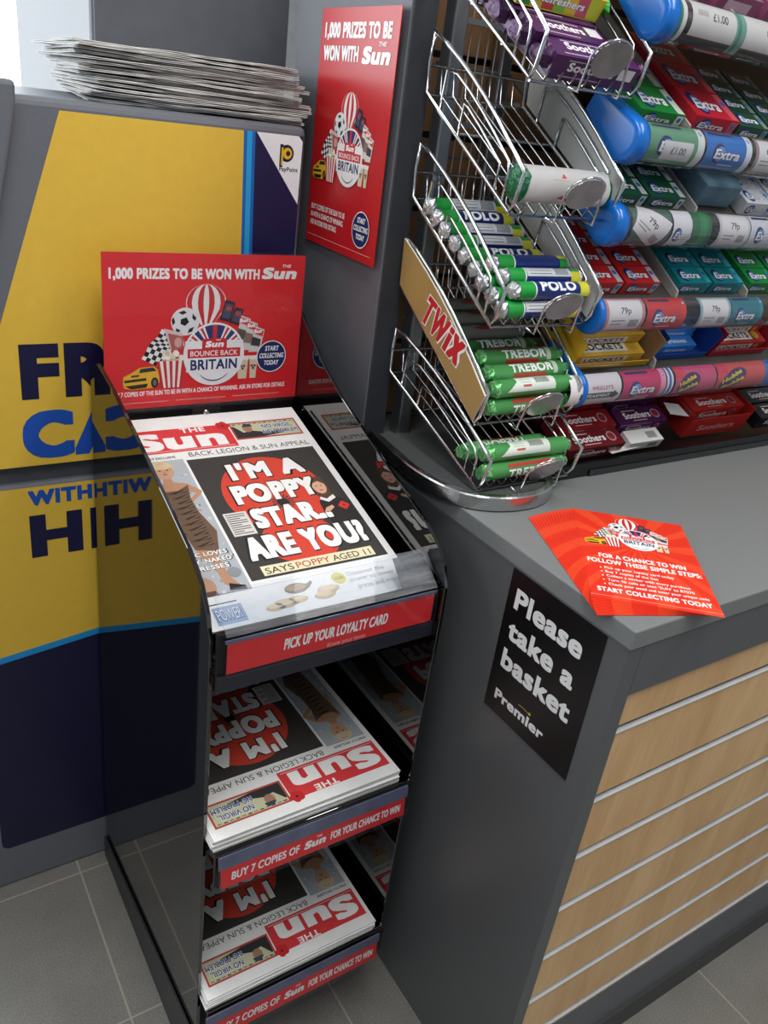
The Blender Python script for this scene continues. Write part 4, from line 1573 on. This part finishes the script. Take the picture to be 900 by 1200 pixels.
# ================================================================ SWEETS
def roll_mesh(kind, r, Ln):
    b = MB()
    f = lambda x, p, q: (x, p, q)
    core = Ln / 2 - .012
    A = Art(.28)
    C = 2 * math.pi * r
    cyl = lambda u, v, h: (u, -(r + h) * math.cos(v / r), (r + h) * math.sin(v / r))
    if kind == 'polo':
        b.lathe([(-core, r), (core, r)], f, ink('243a8c', .28), 48)
        A.rect(-core, 0, -core + .026, C, '1f9a3e', 1, nv=1)
        A.rect(-core + .026, 0, -core + .028, C, 'e9edf0', 1, nv=1)
        A.rect(core - .016, C * .05, core, C * .62, 'd3cf3a', 1, nv=1)
        A.rect(core - .014, C * .62, core, C * 1.05, '1f9a3e', 1, nv=1)
        A.text('POLO', .006, C * .25 - .007, .0135, 'f2f4f8', 3, w=.062, al='c', off=.04, n=2)
        A.rect(-core + .029, C * .52, core - .016, C * .78, 'c9cdd2', 2, nv=1)
        for k in range(3):
            A.rect(-core + .034, C * (.56 + .06 * k), core - .05, C * (.575 + .06 * k), '70767e', 3)
        for k in range(10):
            A.rect(core - .044 + .0024 * k, C * .55, core - .0428 + .0024 * k, C * .74, '3a3d42', 3, nv=8)
    elif kind == 'trebor':
        b.lathe([(-core, r), (core, r)], f, ink('5fb868', .25), 48)
        A.text('TREBOR', .004, C * .25 - .007, .0125, 'f3f5f3', 3, w=.078, al='c', off=.035, n=2)
        A.rect(-.036, C * .36, .044, C * .43, 'b23a30', 2, nv=6)
        A.rect(-.03, C * .07, .03, C * .14, 'b23a30', 2, nv=6)
        A.rect(-core + .028, C * .52, core - .03, C * .98, 'dfe8de', 1, nv=1)
        A.poly([(-core + .01, C * .52), (-core + .028, C * .52), (-core + .028, C * .70)], 'dfe8de', 1)
        A.rect(-core + .038, C * .60, core - .075, C * .64, 'c45a4e', 2, nv=4)
        for k in range(12):
            A.rect(core - .066 + .0021 * k, C * .66, core - .0648 + .0021 * k, C * .80, '34383a', 2, nv=6)
        for k in range(4):
            A.rect(-core + .034, C * (.68 + .05 * k), core - .075, C * (.69 + .05 * k), '8a938c', 2)
        A.rect(core - .02, C * .1, core - .012, C * .42, 'c8d8c4', 2, nv=1)
    elif kind == 'old':
        b.lathe([(-core, r), (core, r)], f, ink('bcc3b8', .35), 48)
        A.rect(-core, 0, -core + .02, C, '6f9a72', 1, nv=1)
        A.poly([(-.02, C * .2), (-.006, C * .22), (0, C * .31), (.006, C * .22), (.02, C * .2), (.01, C * .14), (-.01, C * .14)], '8a3a34', 2)
        A.text('EXTRA STRONG', .0, C * .36, .006, '6a5f58', 3, w=.07, al='c', off=.01)
    else:                                   # white roll with green twists
        b.lathe([(-core, r), (core, r)], f, ink('e9e8e6', .35), 48)
        A.poly([(-.016, C * .70), (-.008, C * .70), (-.012, C * .745)], 'c03a34', 1)
        A.poly([(-.018, C * .52), (0, C * .50), (-.008, C * .56)], 'c03a34', 1)
        A.rect(-.03, C * .68, -.004, C * .685, 'c9a8a2', 1)
    b.art(A, cyl, dz=.00006, h0=.00015, band=.0016)
    return b.mesh(kind + '_roll')


def end_mesh(m, r, Ln, sgn, long=False):
    b = MB()
    core = Ln / 2 - .012
    k = 1.35 if long else 1
    prof = [(sgn * (core - .0005), r * 1.012), (sgn * (core + .003), r * .98), (sgn * (core + .0065 * k), r * .86), (sgn * (core + .0085 * k), r * .6), (sgn * (core + .0095 * k), r * .25)]
    if long: prof = prof[:3] + [(sgn * (core + .0105), r * .55), (sgn * (core + .014), r * .7)]
    b.lathe(prof, lambda x, p, q: (x, p, q), m, 16, smooth=False, wob=.13)
    return b.mesh('twist_end')


def roll_proto(kind, r, Ln, endm, nm, label, cat, group, long=False):
    o = bpy.data.objects.new(nm, roll_mesh(kind, r, Ln))
    t = thing(nm, label, cat, group=group)
    o.name = 'wrapper'
    COL.objects.link(o)
    o.parent = t
    for s in (-1, 1):
        e = bpy.data.objects.new('twist_end', end_mesh(endm, r, Ln, s, long))
        COL.objects.link(e)
        e.parent = t
    return t


def slope_pt(nm, t, lift):
    """point over a basket's floor, t from front to back"""
    fz_, fy_, rise, hb = geom[nm]
    y0, z0 = fy_ + .010, fz_ + .001
    d = Vector((0, YB - y0, rise)).normalized()
    n_ = Vector((0, -d.z, d.y))
    L_ = math.hypot(YB - y0, rise)
    p = Vector((0, y0, z0)) + d * (L_ * t) + n_ * lift
    return p, L_


used = set()


def roll_at(proto, x, p, roll_ang, yaw=0, label=None, group=None):
    if proto.name in used:
        o = copy_tree(proto)
    else:
        o = proto
        used.add(proto.name)
    return place(o, (x, p.y, p.z), (R(roll_ang), 0, R(yaw)), label, group)


ordn = ['front', 'second', 'third', 'fourth', 'fifth', 'sixth', 'seventh', 'eighth', 'ninth', 'tenth', 'eleventh', 'twelfth']
rnd = random.Random(4)
# mints with a blue label and silver ends, middle basket: one layer up the slope, three more on top at the front
PR = .0116
polo = roll_proto('polo', PR, .146, FOIL, 'mint_roll', '', 'sweets', 'blue and green mint rolls')
fz_, fy_, rise, hb = geom['middle']
angs = [190, 48, 30, 60, 40, 175, 182, 45, 190, 10]
for i in range(9):
    p, L_ = slope_pt('middle', 0, PR + .0016)
    p, _ = slope_pt('middle', (PR * 1.1 + i * PR * 2.06) / L_, PR + .0016)
    roll_at(polo, .772 - .0022 * i + rnd.uniform(-.002, .002), p, angs[i], rnd.uniform(-1.2, 1.2), 'blue and green mint roll with silver ends, %s of the lower layer from the front' % ordn[i], 'blue and green mint rolls')
for i, (a, dx, yw) in enumerate(((42, .008, .5), (168, .006, -1), (-35, .0, 1))):
    p, _ = slope_pt('middle', (PR * 2.15 + i * PR * 2.08) / L_, PR * 2.78 + .0016)
    roll_at(polo, .776 + dx, p, a, yw, 'blue and green mint roll with silver ends, %s of the upper layer from the front' % ordn[i], 'blue and green mint rolls')
# green mints
TR = .0122
treb = roll_proto('trebor', TR, .152, GFOIL, 'green_mint_roll', '', 'sweets', 'green mint rolls', True)
for i, a in enumerate((100, 40, 44, 40, 38)):
    p, L_ = slope_pt('second', 0, 0)
    p, _ = slope_pt('second', (TR * 1.1 + i * TR * 2.06) / L_, TR + .0016)
    roll_at(treb, .781 - .001 * i, p, a, rnd.uniform(-.6, .6), 'green mint roll beside the gold side panel, %s of the lower layer from the front' % ordn[i], 'green mint rolls in the gold-sided basket')
for i, a in enumerate((-165, 38, 42)):
    p, _ = slope_pt('second', (TR * 2.1 + i * TR * 2.08) / L_, TR * 2.8 + .0016)
    roll_at(treb, .782 + .002 * i, p, a, rnd.uniform(-1, 1), 'green mint roll beside the gold side panel, %s of the upper layer from the front' % ordn[i], 'green mint rolls in the gold-sided basket')
old = roll_proto('old', TR, .150, FOIL, 'dull_mint_roll', '', 'sweets', 'dull mint rolls', True)
for i in range(3):
    p, _ = slope_pt('second', (TR * 1.1 + (5.1 + i) * TR * 2.06) / L_, TR + .0016)
    roll_at(old, .770, p, (10, -5, 15)[i], 0, 'dull grey-green mint roll behind the green ones, %s of three up the slope' % ordn[i], 'dull mint rolls')
p, L_ = slope_pt('lowest', 0, 0)
for i, (t_, lift, a, lab) in enumerate(((TR * 1.15, TR + .0016, 95, 'front green mint roll of the lowest basket, right behind the oval disc'), (TR * 4.7, TR + .0016, -42, 'back green mint roll of the lowest basket, lettering upside down'), (TR * 2.2, TR * 2.75 + .0016, -165, 'green mint roll lying on the other two of the lowest basket'))):
    p, _ = slope_pt('lowest', t_ / L_, lift)
    roll_at(treb, (.774, .768, .778)[i], p, a, (0, 180, -1.5)[i], lab, 'green mint rolls in the lowest basket')
# white roll
WR = .0215
wr = roll_proto('white', WR, .158, mat('dark_green_foil', '1d6b45', .3, metal=.3, var=.3, bump=.6), 'white_sweet_roll', 'white sweet roll with dark green twisted ends in the nearly empty basket', 'sweets', None)
p, L_ = slope_pt('fourth', 0, 0)
p, _ = slope_pt('fourth', WR * 1.15 / L_, WR + .0016)
roll_at(wr, .774, p, 222, -1.0)


# ---------------------------------------------------------------- packets
_pk = {}


def packet(key, name, dims, base, draw, rough=.3, bev=.0018, side=None, side_draw=None):
    """a small wrapped packet: x wide, y deep, z high, art on its top and front"""
    if key not in _pk:
        w, d, h = dims
        b = MB()
        b.prism([(-w / 2, -d / 2), (w / 2, -d / 2), (w / 2, d / 2), (-w / 2, d / 2)], lambda u, v, q: (u, v, q), h, ink(base, rough), side=ink(side or base, rough))
        A = Art(rough)
        draw(A, w - 2 * bev, d - 2 * bev)
        b.art(A, lambda u, v, q: (u, v, h + q), dz=.00005, h0=.00015)
        A = Art(rough)
        (side_draw or draw)(A, w - 2 * bev, h - 2 * bev)
        b.art(A, lambda u, v, q: (u, -d / 2 - q, h / 2 + v), dz=.00005, h0=.00015)
        _pk[key] = (b.mesh(name), bev)
    me, bev = _pk[key]
    o = bpy.data.objects.new(name, me)
    COL.objects.link(o)
    return o


def gum(hx, end='dfe5e8', dark='1c2a66'):
    def d(A, w, h):
        A.rect(w * .34, -h / 2, w * .5, h / 2, end, 1)
        extra_word(A, -w * .06, -h * .24, h * .42, w * .6, 2, dark)
        A.disc(w * .42, h * .12, min(w * .06, h * .22), '3d6fc0', 2, n=12)
    return d


def soother(A, w, h):
    A.text('Soothers', -w * .06, -h * .2, h * .42, 'e9e2e2', 2, w=w * .56, al='c', off=.03, n=2)
    A.rect(-w * .2, -h * .38, w * .1, -h * .32, 'c9a8a8', 2)
    A.rect(-w * .33, h * .3, -w * .05, h * .37, 'c9a8a8', 2)
    A.disc(w * .34, 0, h * .32, 'b8888c', 1, n=18)
    A.disc(w * .34, 0, h * .24, '8a3038', 2, n=18)


def locket(bg):
    def d(A, w, h):
        A.rect(-w * .44, -h * .34, w * .27, h * .36, 'e3e0da', 1)
        A.text('LOCKETS', -w * .09, -h * .2, h * .42, '1d1b1c', 2, w=w * .62, al='c', off=.03, n=2)
        A.disc(w * .37, 0, h * .32, 'c9a23a', 1, n=16)
    return d


def shelf_row(lv, row, dx_list, key, name, dims, base, draw, cat, labelf, group, y0=.812, lift=.0, pitch=None, rot_x=None, **k):
    zc = levels[lv]
    w, d, h = dims
    th = math.atan(SL)
    pitch = pitch or d * 1.03
    out = []
    for j, x in enumerate(dx_list):
        o = packet(key, name, dims, base, draw, **k)
        s = (row + .5) * pitch
        y = y0 + s * math.cos(th)
        z = zc + .0125 + (y - .80) * SL + lift
        props(o, labelf(j), cat, group)
        o.location = (x, y, z + .0006)
        o.rotation_euler = (th if rot_x is None else rot_x, 0, 0)
        out.append(o)
    return out


side_w = ['end', 'second', 'third', 'fourth']
rows_w = ['front', 'second', 'third', 'back']
# shelf with the red and teal gum
for r_ in range(4):
    shelf_row(1, r_, [.906, .985], 'gum_red', 'gum_packet', (.074, .034, .022), 'c22a2c', gum('c22a2c', 'b8bcc2'), 'chewing gum', lambda j: 'red gum packet, %s row, %s column from the blue bracket' % (rows_w[r_], ('first', 'second')[j]), 'red gum packets on the teal gum shelf')
    if r_ < 3:
        shelf_row(1, r_, [1.105, 1.186], 'gum_teal', 'gum_packet', (.076, .034, .022), '14808a', gum('14808a', '3aa3aa'), 'chewing gum', lambda j: 'teal gum packet, %s row, %s column past the divider' % (rows_w[r_], ('first', 'second')[j]), 'teal gum packets')
    shelf_row(1, r_, [1.278, 1.356], 'gum_grn', 'gum_packet', (.072, .034, .022), '1d8a45', gum('1d8a45', '2fa05a'), 'chewing gum', lambda j: 'bright green gum packet, %s row, %s column at the far bay' % (rows_w[r_], ('first', 'second')[j]), 'bright green gum packets')
# shelf with the dark green gum
for r_ in range(4):
    shelf_row(2, r_, [.912, .992], 'gum_dk', 'gum_packet', (.076, .034, .020), '1e5c46', gum('1e5c46', 'cfd6d6'), 'chewing gum', lambda j: 'dark green gum packet, %s row, %s column above the torn ticket' % (rows_w[r_], ('first', 'second')[j]), 'dark green gum packets')
    shelf_row(2, r_, [1.205, 1.282], 'gum_wh', 'gum_packet', (.07, .034, .022), 'd9dde0', gum('d9dde0', 'aebfd4'), 'chewing gum', lambda j: 'white gum packet, %s row, %s column behind the clear box' % (rows_w[r_], ('first', 'second')[j]), 'white gum packets')
# clear display box with bluish strips
cb = thing('clear_box', 'clear plastic box of bluish gum on the dark green gum shelf', 'box', (1.11, .86, levels[2] + .0125 + .06 * SL), (math.atan(SL), 0, 0))
b = MB(); b.box((-.042, -.045, .002), (.042, .075, .038), mat('bluish_gum_card', '6d8fa3', .4, var=.2, scale=30)); b.build('gum_block', cb, bevel=.002)
b = MB()
for a, c in (((-.046, -.05, .0005), (-.0445, .08, .046)), ((.0445, -.05, .0005), (.046, .08, .046)), ((-.0445, -.05, .0005), (.0445, -.0485, .046)), ((-.0445, .0785, .0005), (.0445, .08, .046))):
    b.box(a, c, CLEAR)
b.build('clear_wall', cb)
# shelf with the one pound gum
E_ = levels[3]
shelf_row(3, 0, [.940], 'gum_g2', 'gum_wallet', (.088, .055, .020), '1f8a3f', gum('1f8a3f', 'dfe6e0'), 'chewing gum', lambda j: 'green gum wallet at the front of the one pound shelf', None)
shelf_row(3, 1, [.938], 'gum_g2', 'gum_wallet', (.088, .055, .020), '1f8a3f', gum('1f8a3f', 'dfe6e0'), 'chewing gum', lambda j: 'green gum wallet behind the front one, by the purple packet', None)
for r_ in range(3):
    shelf_row(3, r_, [1.050], 'gum_r2', 'gum_wallet', (.094, .060, .024), 'c9263a', gum('c9263a', 'd95a6a'), 'chewing gum', lambda j: ('front red gum wallet on the one pound shelf', 'red gum wallet behind the front one, in the shade of the shelf above', 'red gum wallet furthest back on the one pound shelf')[r_], 'red gum wallets')
for r_ in range(4):
    shelf_row(3, r_, [1.138, 1.214], 'gum_d3', 'gum_packet', (.07, .034, .020), '23513f', gum('23513f', '7d9a90'), 'chewing gum', lambda j: 'dark green gum packet, %s row, %s column beside the red wallets' % (rows_w[r_], ('first', 'second')[j]), 'dark green gum packets beside the red wallets')
# upper shelf, mostly hidden behind its tube
for r_ in range(2):
    shelf_row(4, r_, [.93, 1.03, 1.13], 'mix%d' % r_, 'sweet_bag', (.085, .06, .03), ('8a4a6a', '6a5a8a')[r_], lambda A, w, h: (A.rect(-w * .3, -h * .3, w * .3, h * .3, 'c9a9b9', 1),), 'sweets', lambda j: ('pinkish' if r_ == 0 else 'purplish') + ' sweet bag on the top shelf, %s from the blue bracket' % ordn[(0, 1, 2)[j]].replace('front', 'first'), 'sweet bags on the top shelf')

# shelf behind the spearmint card: open cartons
B0 = levels[0]


def carton(name, label, x0, x1, y0, y1, z0, h, hx, flap, slope=SL * .6, back=True, text=None, inner=None):
    """open topped card carton on the sloping shelf"""
    t = thing(name, label, 'carton', (x0, y0, z0), (math.atan(slope), 0, 0))
    W, D = x1 - x0, y1 - y0
    m, k = ink(hx, .45), ink(inner or hx, .5)
    b = MB()
    q = .0014
    b.box((0, 0, 0), (W, D, q), k)
    b.box((0, 0, q), (q, D, h), m)
    b.box((W - q, 0, q), (W, D, h), k)
    b.box((q, 0, q), (W - q, q, h * .22), m)
    b.box((q, D - q, q), (W - q, D, h * 1.15), k)
    A = Art(.45)
    if text:
        A.text(text[0], .006, h * .25, h * .42, text[1], 2, w=min(D * .7, .07), off=.03, n=2)
        b.art(A, lambda u, v, s_: (-s_, D - u - .004, v), dz=.0001)
    b.build('carton_body', t)
    if flap:
        b = MB()
        f_ = lambda u, v, s_: (u, -.004 - .5 * v - s_, h * .38 + v * .55 - .3 * v * v / .05)
        n = 6
        b.prism([(W * .02, 0), (W * .42, 0), (W * .60, .010), (W * .44, .026), (W * .22, .030), (W * .04, .016)], lambda u, v, s_: (u, -.002 - v * .55 - s_ * .4, h * .22 + v * .55 + s_ * .9), .0014, ink(flap, .6))
        b.build('torn_flap', t, label='torn card flap')
    return t


zb = lambda y: B0 + .0125 + (y - .80) * SL
carton('lozenge_carton', 'yellow lozenge carton with a torn front flap beside the green mints', .876, 1.046, .808, .95, zb(.808) + .001, .052, 'd5a522', 'a08d74', SL, text=('LOCKETS', '1a1a1c'), inner='9a7d58')
for i, (x, r_, lf, lab) in enumerate(((.960, 0, .002, 'front of the lower layer'), (.958, 1, .002, 'second of the lower layer'), (.957, 2, .002, 'back of the lower layer'), (.962, .35, .0225, 'front of the upper layer'), (.954, 1.4, .0225, 'back of the upper layer'))):
    shelf_row(0, r_, [x], 'lock', 'lozenge_packet', (.140, .032, .020), 'd6ab3c', locket('d6ab3c'), 'lozenges', lambda j: 'yellow and white lozenge packet in the yellow carton, ' + lab, 'lozenge packets', y0=.813, lift=lf)
carton('blue_carton', 'open blue card carton of blue gum sticks', 1.062, 1.195, .815, .95, zb(.815) + .001, .050, '1746a0', None, SL, inner='153f96')
for i in range(6):
    shelf_row(0, (.1, 1.1, 2.2, 3.3, .6, 1.7)[i], [1.12 + .01 * (i % 2)], 'bst', 'gum_stick', (.092, .022, .018), '3f86d6', lambda A, w, h: (A.text('Airwaves', 0, -h * .25, h * .5, 'e9f2fb', 1, w=w * .6, al='c', off=.02),), 'chewing gum', lambda j: 'light blue gum stick packet in the blue carton, ' + ('front of the lower layer', 'second of the lower layer', 'third of the lower layer', 'back of the lower layer', 'front of the upper layer', 'back of the upper layer')[i], 'blue gum sticks', y0=.82, lift=.002 if i < 4 else .0205)
carton('red_lozenge_carton', 'red lozenge carton next to the blue carton', 1.205, 1.36, .815, .95, zb(.815) + .001, .052, 'a8202c', None, SL, text=('LOCKETS', 'e8e2dc'))
for i in range(5):
    shelf_row(0, (0, 1.05, 2.1, .4, 1.5)[i], [1.284], 'lock2', 'lozenge_packet', (.136, .032, .020), 'b03a34', locket('b03a34'), 'lozenges', lambda j: 'red and white lozenge packet in the red carton, ' + ('front of the lower layer', 'second of the lower layer', 'back of the lower layer', 'front of the upper layer', 'back of the upper layer')[i], 'red lozenge packets', y0=.82, lift=.002 if i < 3 else .0225)

# base tray: throat sweets
BZ = CT + .0128


def base_pack(x, y, z, key, hx, draw, label, group, dims=(.125, .034, .026), rx=28, rz=0):
    o = packet(key, 'throat_sweet_packet', dims, hx, draw)
    props(o, label, 'throat sweets', group)
    o.location = (x, y, z)
    o.rotation_euler = (R(rx), 0, R(rz))


base_pack(.955, .810, BZ + .012, 'soo_d', '641a20', soother, 'dark red throat sweet packet lowest at the tray front', 'dark red throat sweets')
base_pack(.952, .835, BZ + .034, 'soo_d2', '8a1c22', soother, 'dark red throat sweet packet in the middle of three', 'dark red throat sweets')
base_pack(.948, .868, BZ + .054, 'soo_d2', '8a1c22', soother, 'dark red throat sweet packet furthest back of three', 'dark red throat sweets')
base_pack(.90, .905, BZ + .058, 'soo_d2', '8a1c22', soother, 'dark red throat sweet packet seen through the lowest basket', 'dark red throat sweets', rz=12)
t = thing('torn_white_card', 'torn white card end lying in front of the purple packets', 'card', (1.03, .798, BZ + .006))
b = MB(); b.prism([(-.035, -.012), (.04, -.006), (.048, .012), (.01, .02), (-.04, .012)], lambda u, v, h: (u, v, .006 + h + .25 * v), .0012, ink('d9d8d6', .6)); b.build('card_sheet', t)
base_pack(1.085, .836, BZ + .03, 'soo_p', '4a1c4c', soother, 'purple throat sweet packet, lower of the two purple ones', 'purple throat sweets', (.115, .034, .026))
base_pack(1.085, .872, BZ + .052, 'soo_p', '3c1a40', soother, 'purple throat sweet packet, upper of the two purple ones', 'purple throat sweets', (.115, .034, .026))
base_pack(1.075, .806, BZ + .012, 'whitebar', 'd6d5d3', lambda A, w, h: [A.rect(w * (.1 + .03 * k), -h * .3, w * (.115 + .03 * k), h * .3, '3a3a3c', 1) for k in range(10)], 'white barcode packet at the tray front before the purple ones', None, (.08, .026, .018))
# red open box
rb = thing('throat_sweet_box', 'open red box full of red throat sweet packets', 'carton', (1.20, .815, BZ + .004), (R(22), 0, R(-1)))
b = MB()
W, D, Hh = .165, .13, .050
q = .0014
rdi = ink('a8231f', .35)
b.box((0, 0, 0), (W, D, q), rdi); b.box((0, 0, q), (q, D, Hh), rdi); b.box((W - q, 0, q), (W, D, Hh), rdi)
b.box((q, 0, q), (W - q, q, Hh * .8), rdi); b.box((q, D - q, q), (W - q, D, Hh), rdi)
A = Art(.35)
A.text('Soothers', .08, .012, .013, 'c98a88', 1, w=.1, al='c', off=.02, n=2, sh=.1)
b.art(A, lambda u, v, h: (u, -h, v), dz=.0001)
A = Art(.35)
A.disc(.06, .025, .014, '8a1c1c', 1, n=20); A.disc(.06, .025, .010, 'b83a34', 2, n=20)
b.art(A, lambda u, v, h: (-h, D - u, v), dz=.0001)
b.build('box_body', rb)
b = MB(); b.prism([(0, 0), (.05, .01), (.045, .035), (.006, .028)], lambda u, v, h: (-.002 - u * .8, .01 + v, Hh * .8 + .1 * v + h), .0012, ink('dcdad8', .6)); b.build('torn_flap', rb, label='torn white flap')
for i in range(4):
    base_pack(1.283, .838 + .033 * i, BZ + .034 + .0155 * i, 'soo_r', 'b02a26', soother, 'red throat sweet packet in the open red box, %s from the front' % ordn[i].replace('front', 'first'), 'red throat sweets', (.145, .034, .028), 24)
for i in range(3):
    base_pack(1.45, .815 + .035 * i, BZ + .016 + .017 * i, 'soo_b', '17181b', soother, 'black throat sweet packet beyond the red box, %s from the front' % ordn[i].replace('front', 'first'), 'black throat sweets', (.13, .034, .026), 26)

# purple packets in the highest basket
def purple(A, w, h):
    A.text('Soothers', -w * .05, -h * .1, h * .42, 'efe9f0', 2, w=w * .55, al='c', off=.03, n=2)
    A.rect(-w * .4, -h * .4, w * .1, -h * .34, 'b9a3bd', 2)
    A.rect(-w * .35, h * .36, w * .2, h * .42, 'b9a3bd', 2)
    A.rect(w * .28, -h * .1, w * .46, h * .45, 'd9d6d9', 1)


th = math.atan2(geom['highest'][2], YB - geom['highest'][1] - .01)
n_up = Vector((0, -math.sin(th), math.cos(th)))
for i in range(4):
    p, L_ = slope_pt('highest', 0, 0)
    p, _ = slope_pt('highest', (.021, .061, .101, .141)[i] / L_, .0018)
    t = thing('throat_sweet_packet', ('front purple throat sweet packet in the highest basket, against the disc', 'purple throat sweet packet second from the front of the highest basket', 'purple throat sweet packet third from the front, under the fruit chews', 'purple throat sweet packet furthest back in the highest basket')[i], 'throat sweets', (.772 + .012 * (i < 1) - .004 * i, p.y, p.z), (th, 0, R((-4, 2, 0, 3)[i])), 'purple packets in the highest basket')
    o = packet('pur', 'wrapped_block', (.130, .037, .028), '4c2354', purple)
    o.parent = t
    for s in (-1, 1):
        b = MB()
        b.lathe([(s * .064, .0185), (s * .068, .0135), (s * .073, .007), (s * .079, .0125), (s * .0805, .002)], lambda x, a, c: (x, a, c * .8 + .016), mat('purple_foil', '43204a', .3, metal=.2, var=.3, bump=.6), 12, smooth=False, wob=.2)
        b.build('twist_end', t)
p, _ = slope_pt('highest', (.112) / L_, .0018 + .0295)
t = thing('fruit_chew_packet', 'yellow and green fruit chew packet at the back of the highest basket', 'sweets', (.768, p.y, p.z), (th, 0, R(2)))


def chews(A, w, h):
    for k, c in enumerate(('2f9a3c', 'e0c22a', 'c94a3a', '7cc23a', 'e0c22a', 'd05a6a', 'c9d23a')):
        A.poly([(-w * .5 + w * k / 7, -h * .5), (-w * .5 + w * (k + 1) / 7, -h * .5), (-w * .5 + w * (k + .7) / 7, h * .5), (-w * .5 + w * (k - .3 * (k > 0)) / 7, h * .5)], c, 1)
    A.text('Refreshers', 0, -h * .2, h * .4, '4a2a6a', 2, w=w * .6, al='c', off=.06, n=2)
    A.text('Refreshers', 0, -h * .18, h * .38, 'f3f1ea', 3, w=w * .58, al='c', off=.03, n=2)


o = packet('chew', 'wrapped_block', (.135, .040, .026), 'd8c22e', chews)
o.parent = t
for s in (-1, 1):
    b = MB()
    b.lathe([(s * .066, .017), (s * .073, .014), (s * .080, .008), (s * .086, .014), (s * .0875, .002)], lambda x, a, c: (x, a, c * .75 + .013), mat('leaf_green_foil', '3fa03a', .3, metal=.2, var=.3, bump=.6), 12, smooth=False, wob=.2)
    b.build('twist_end', t)
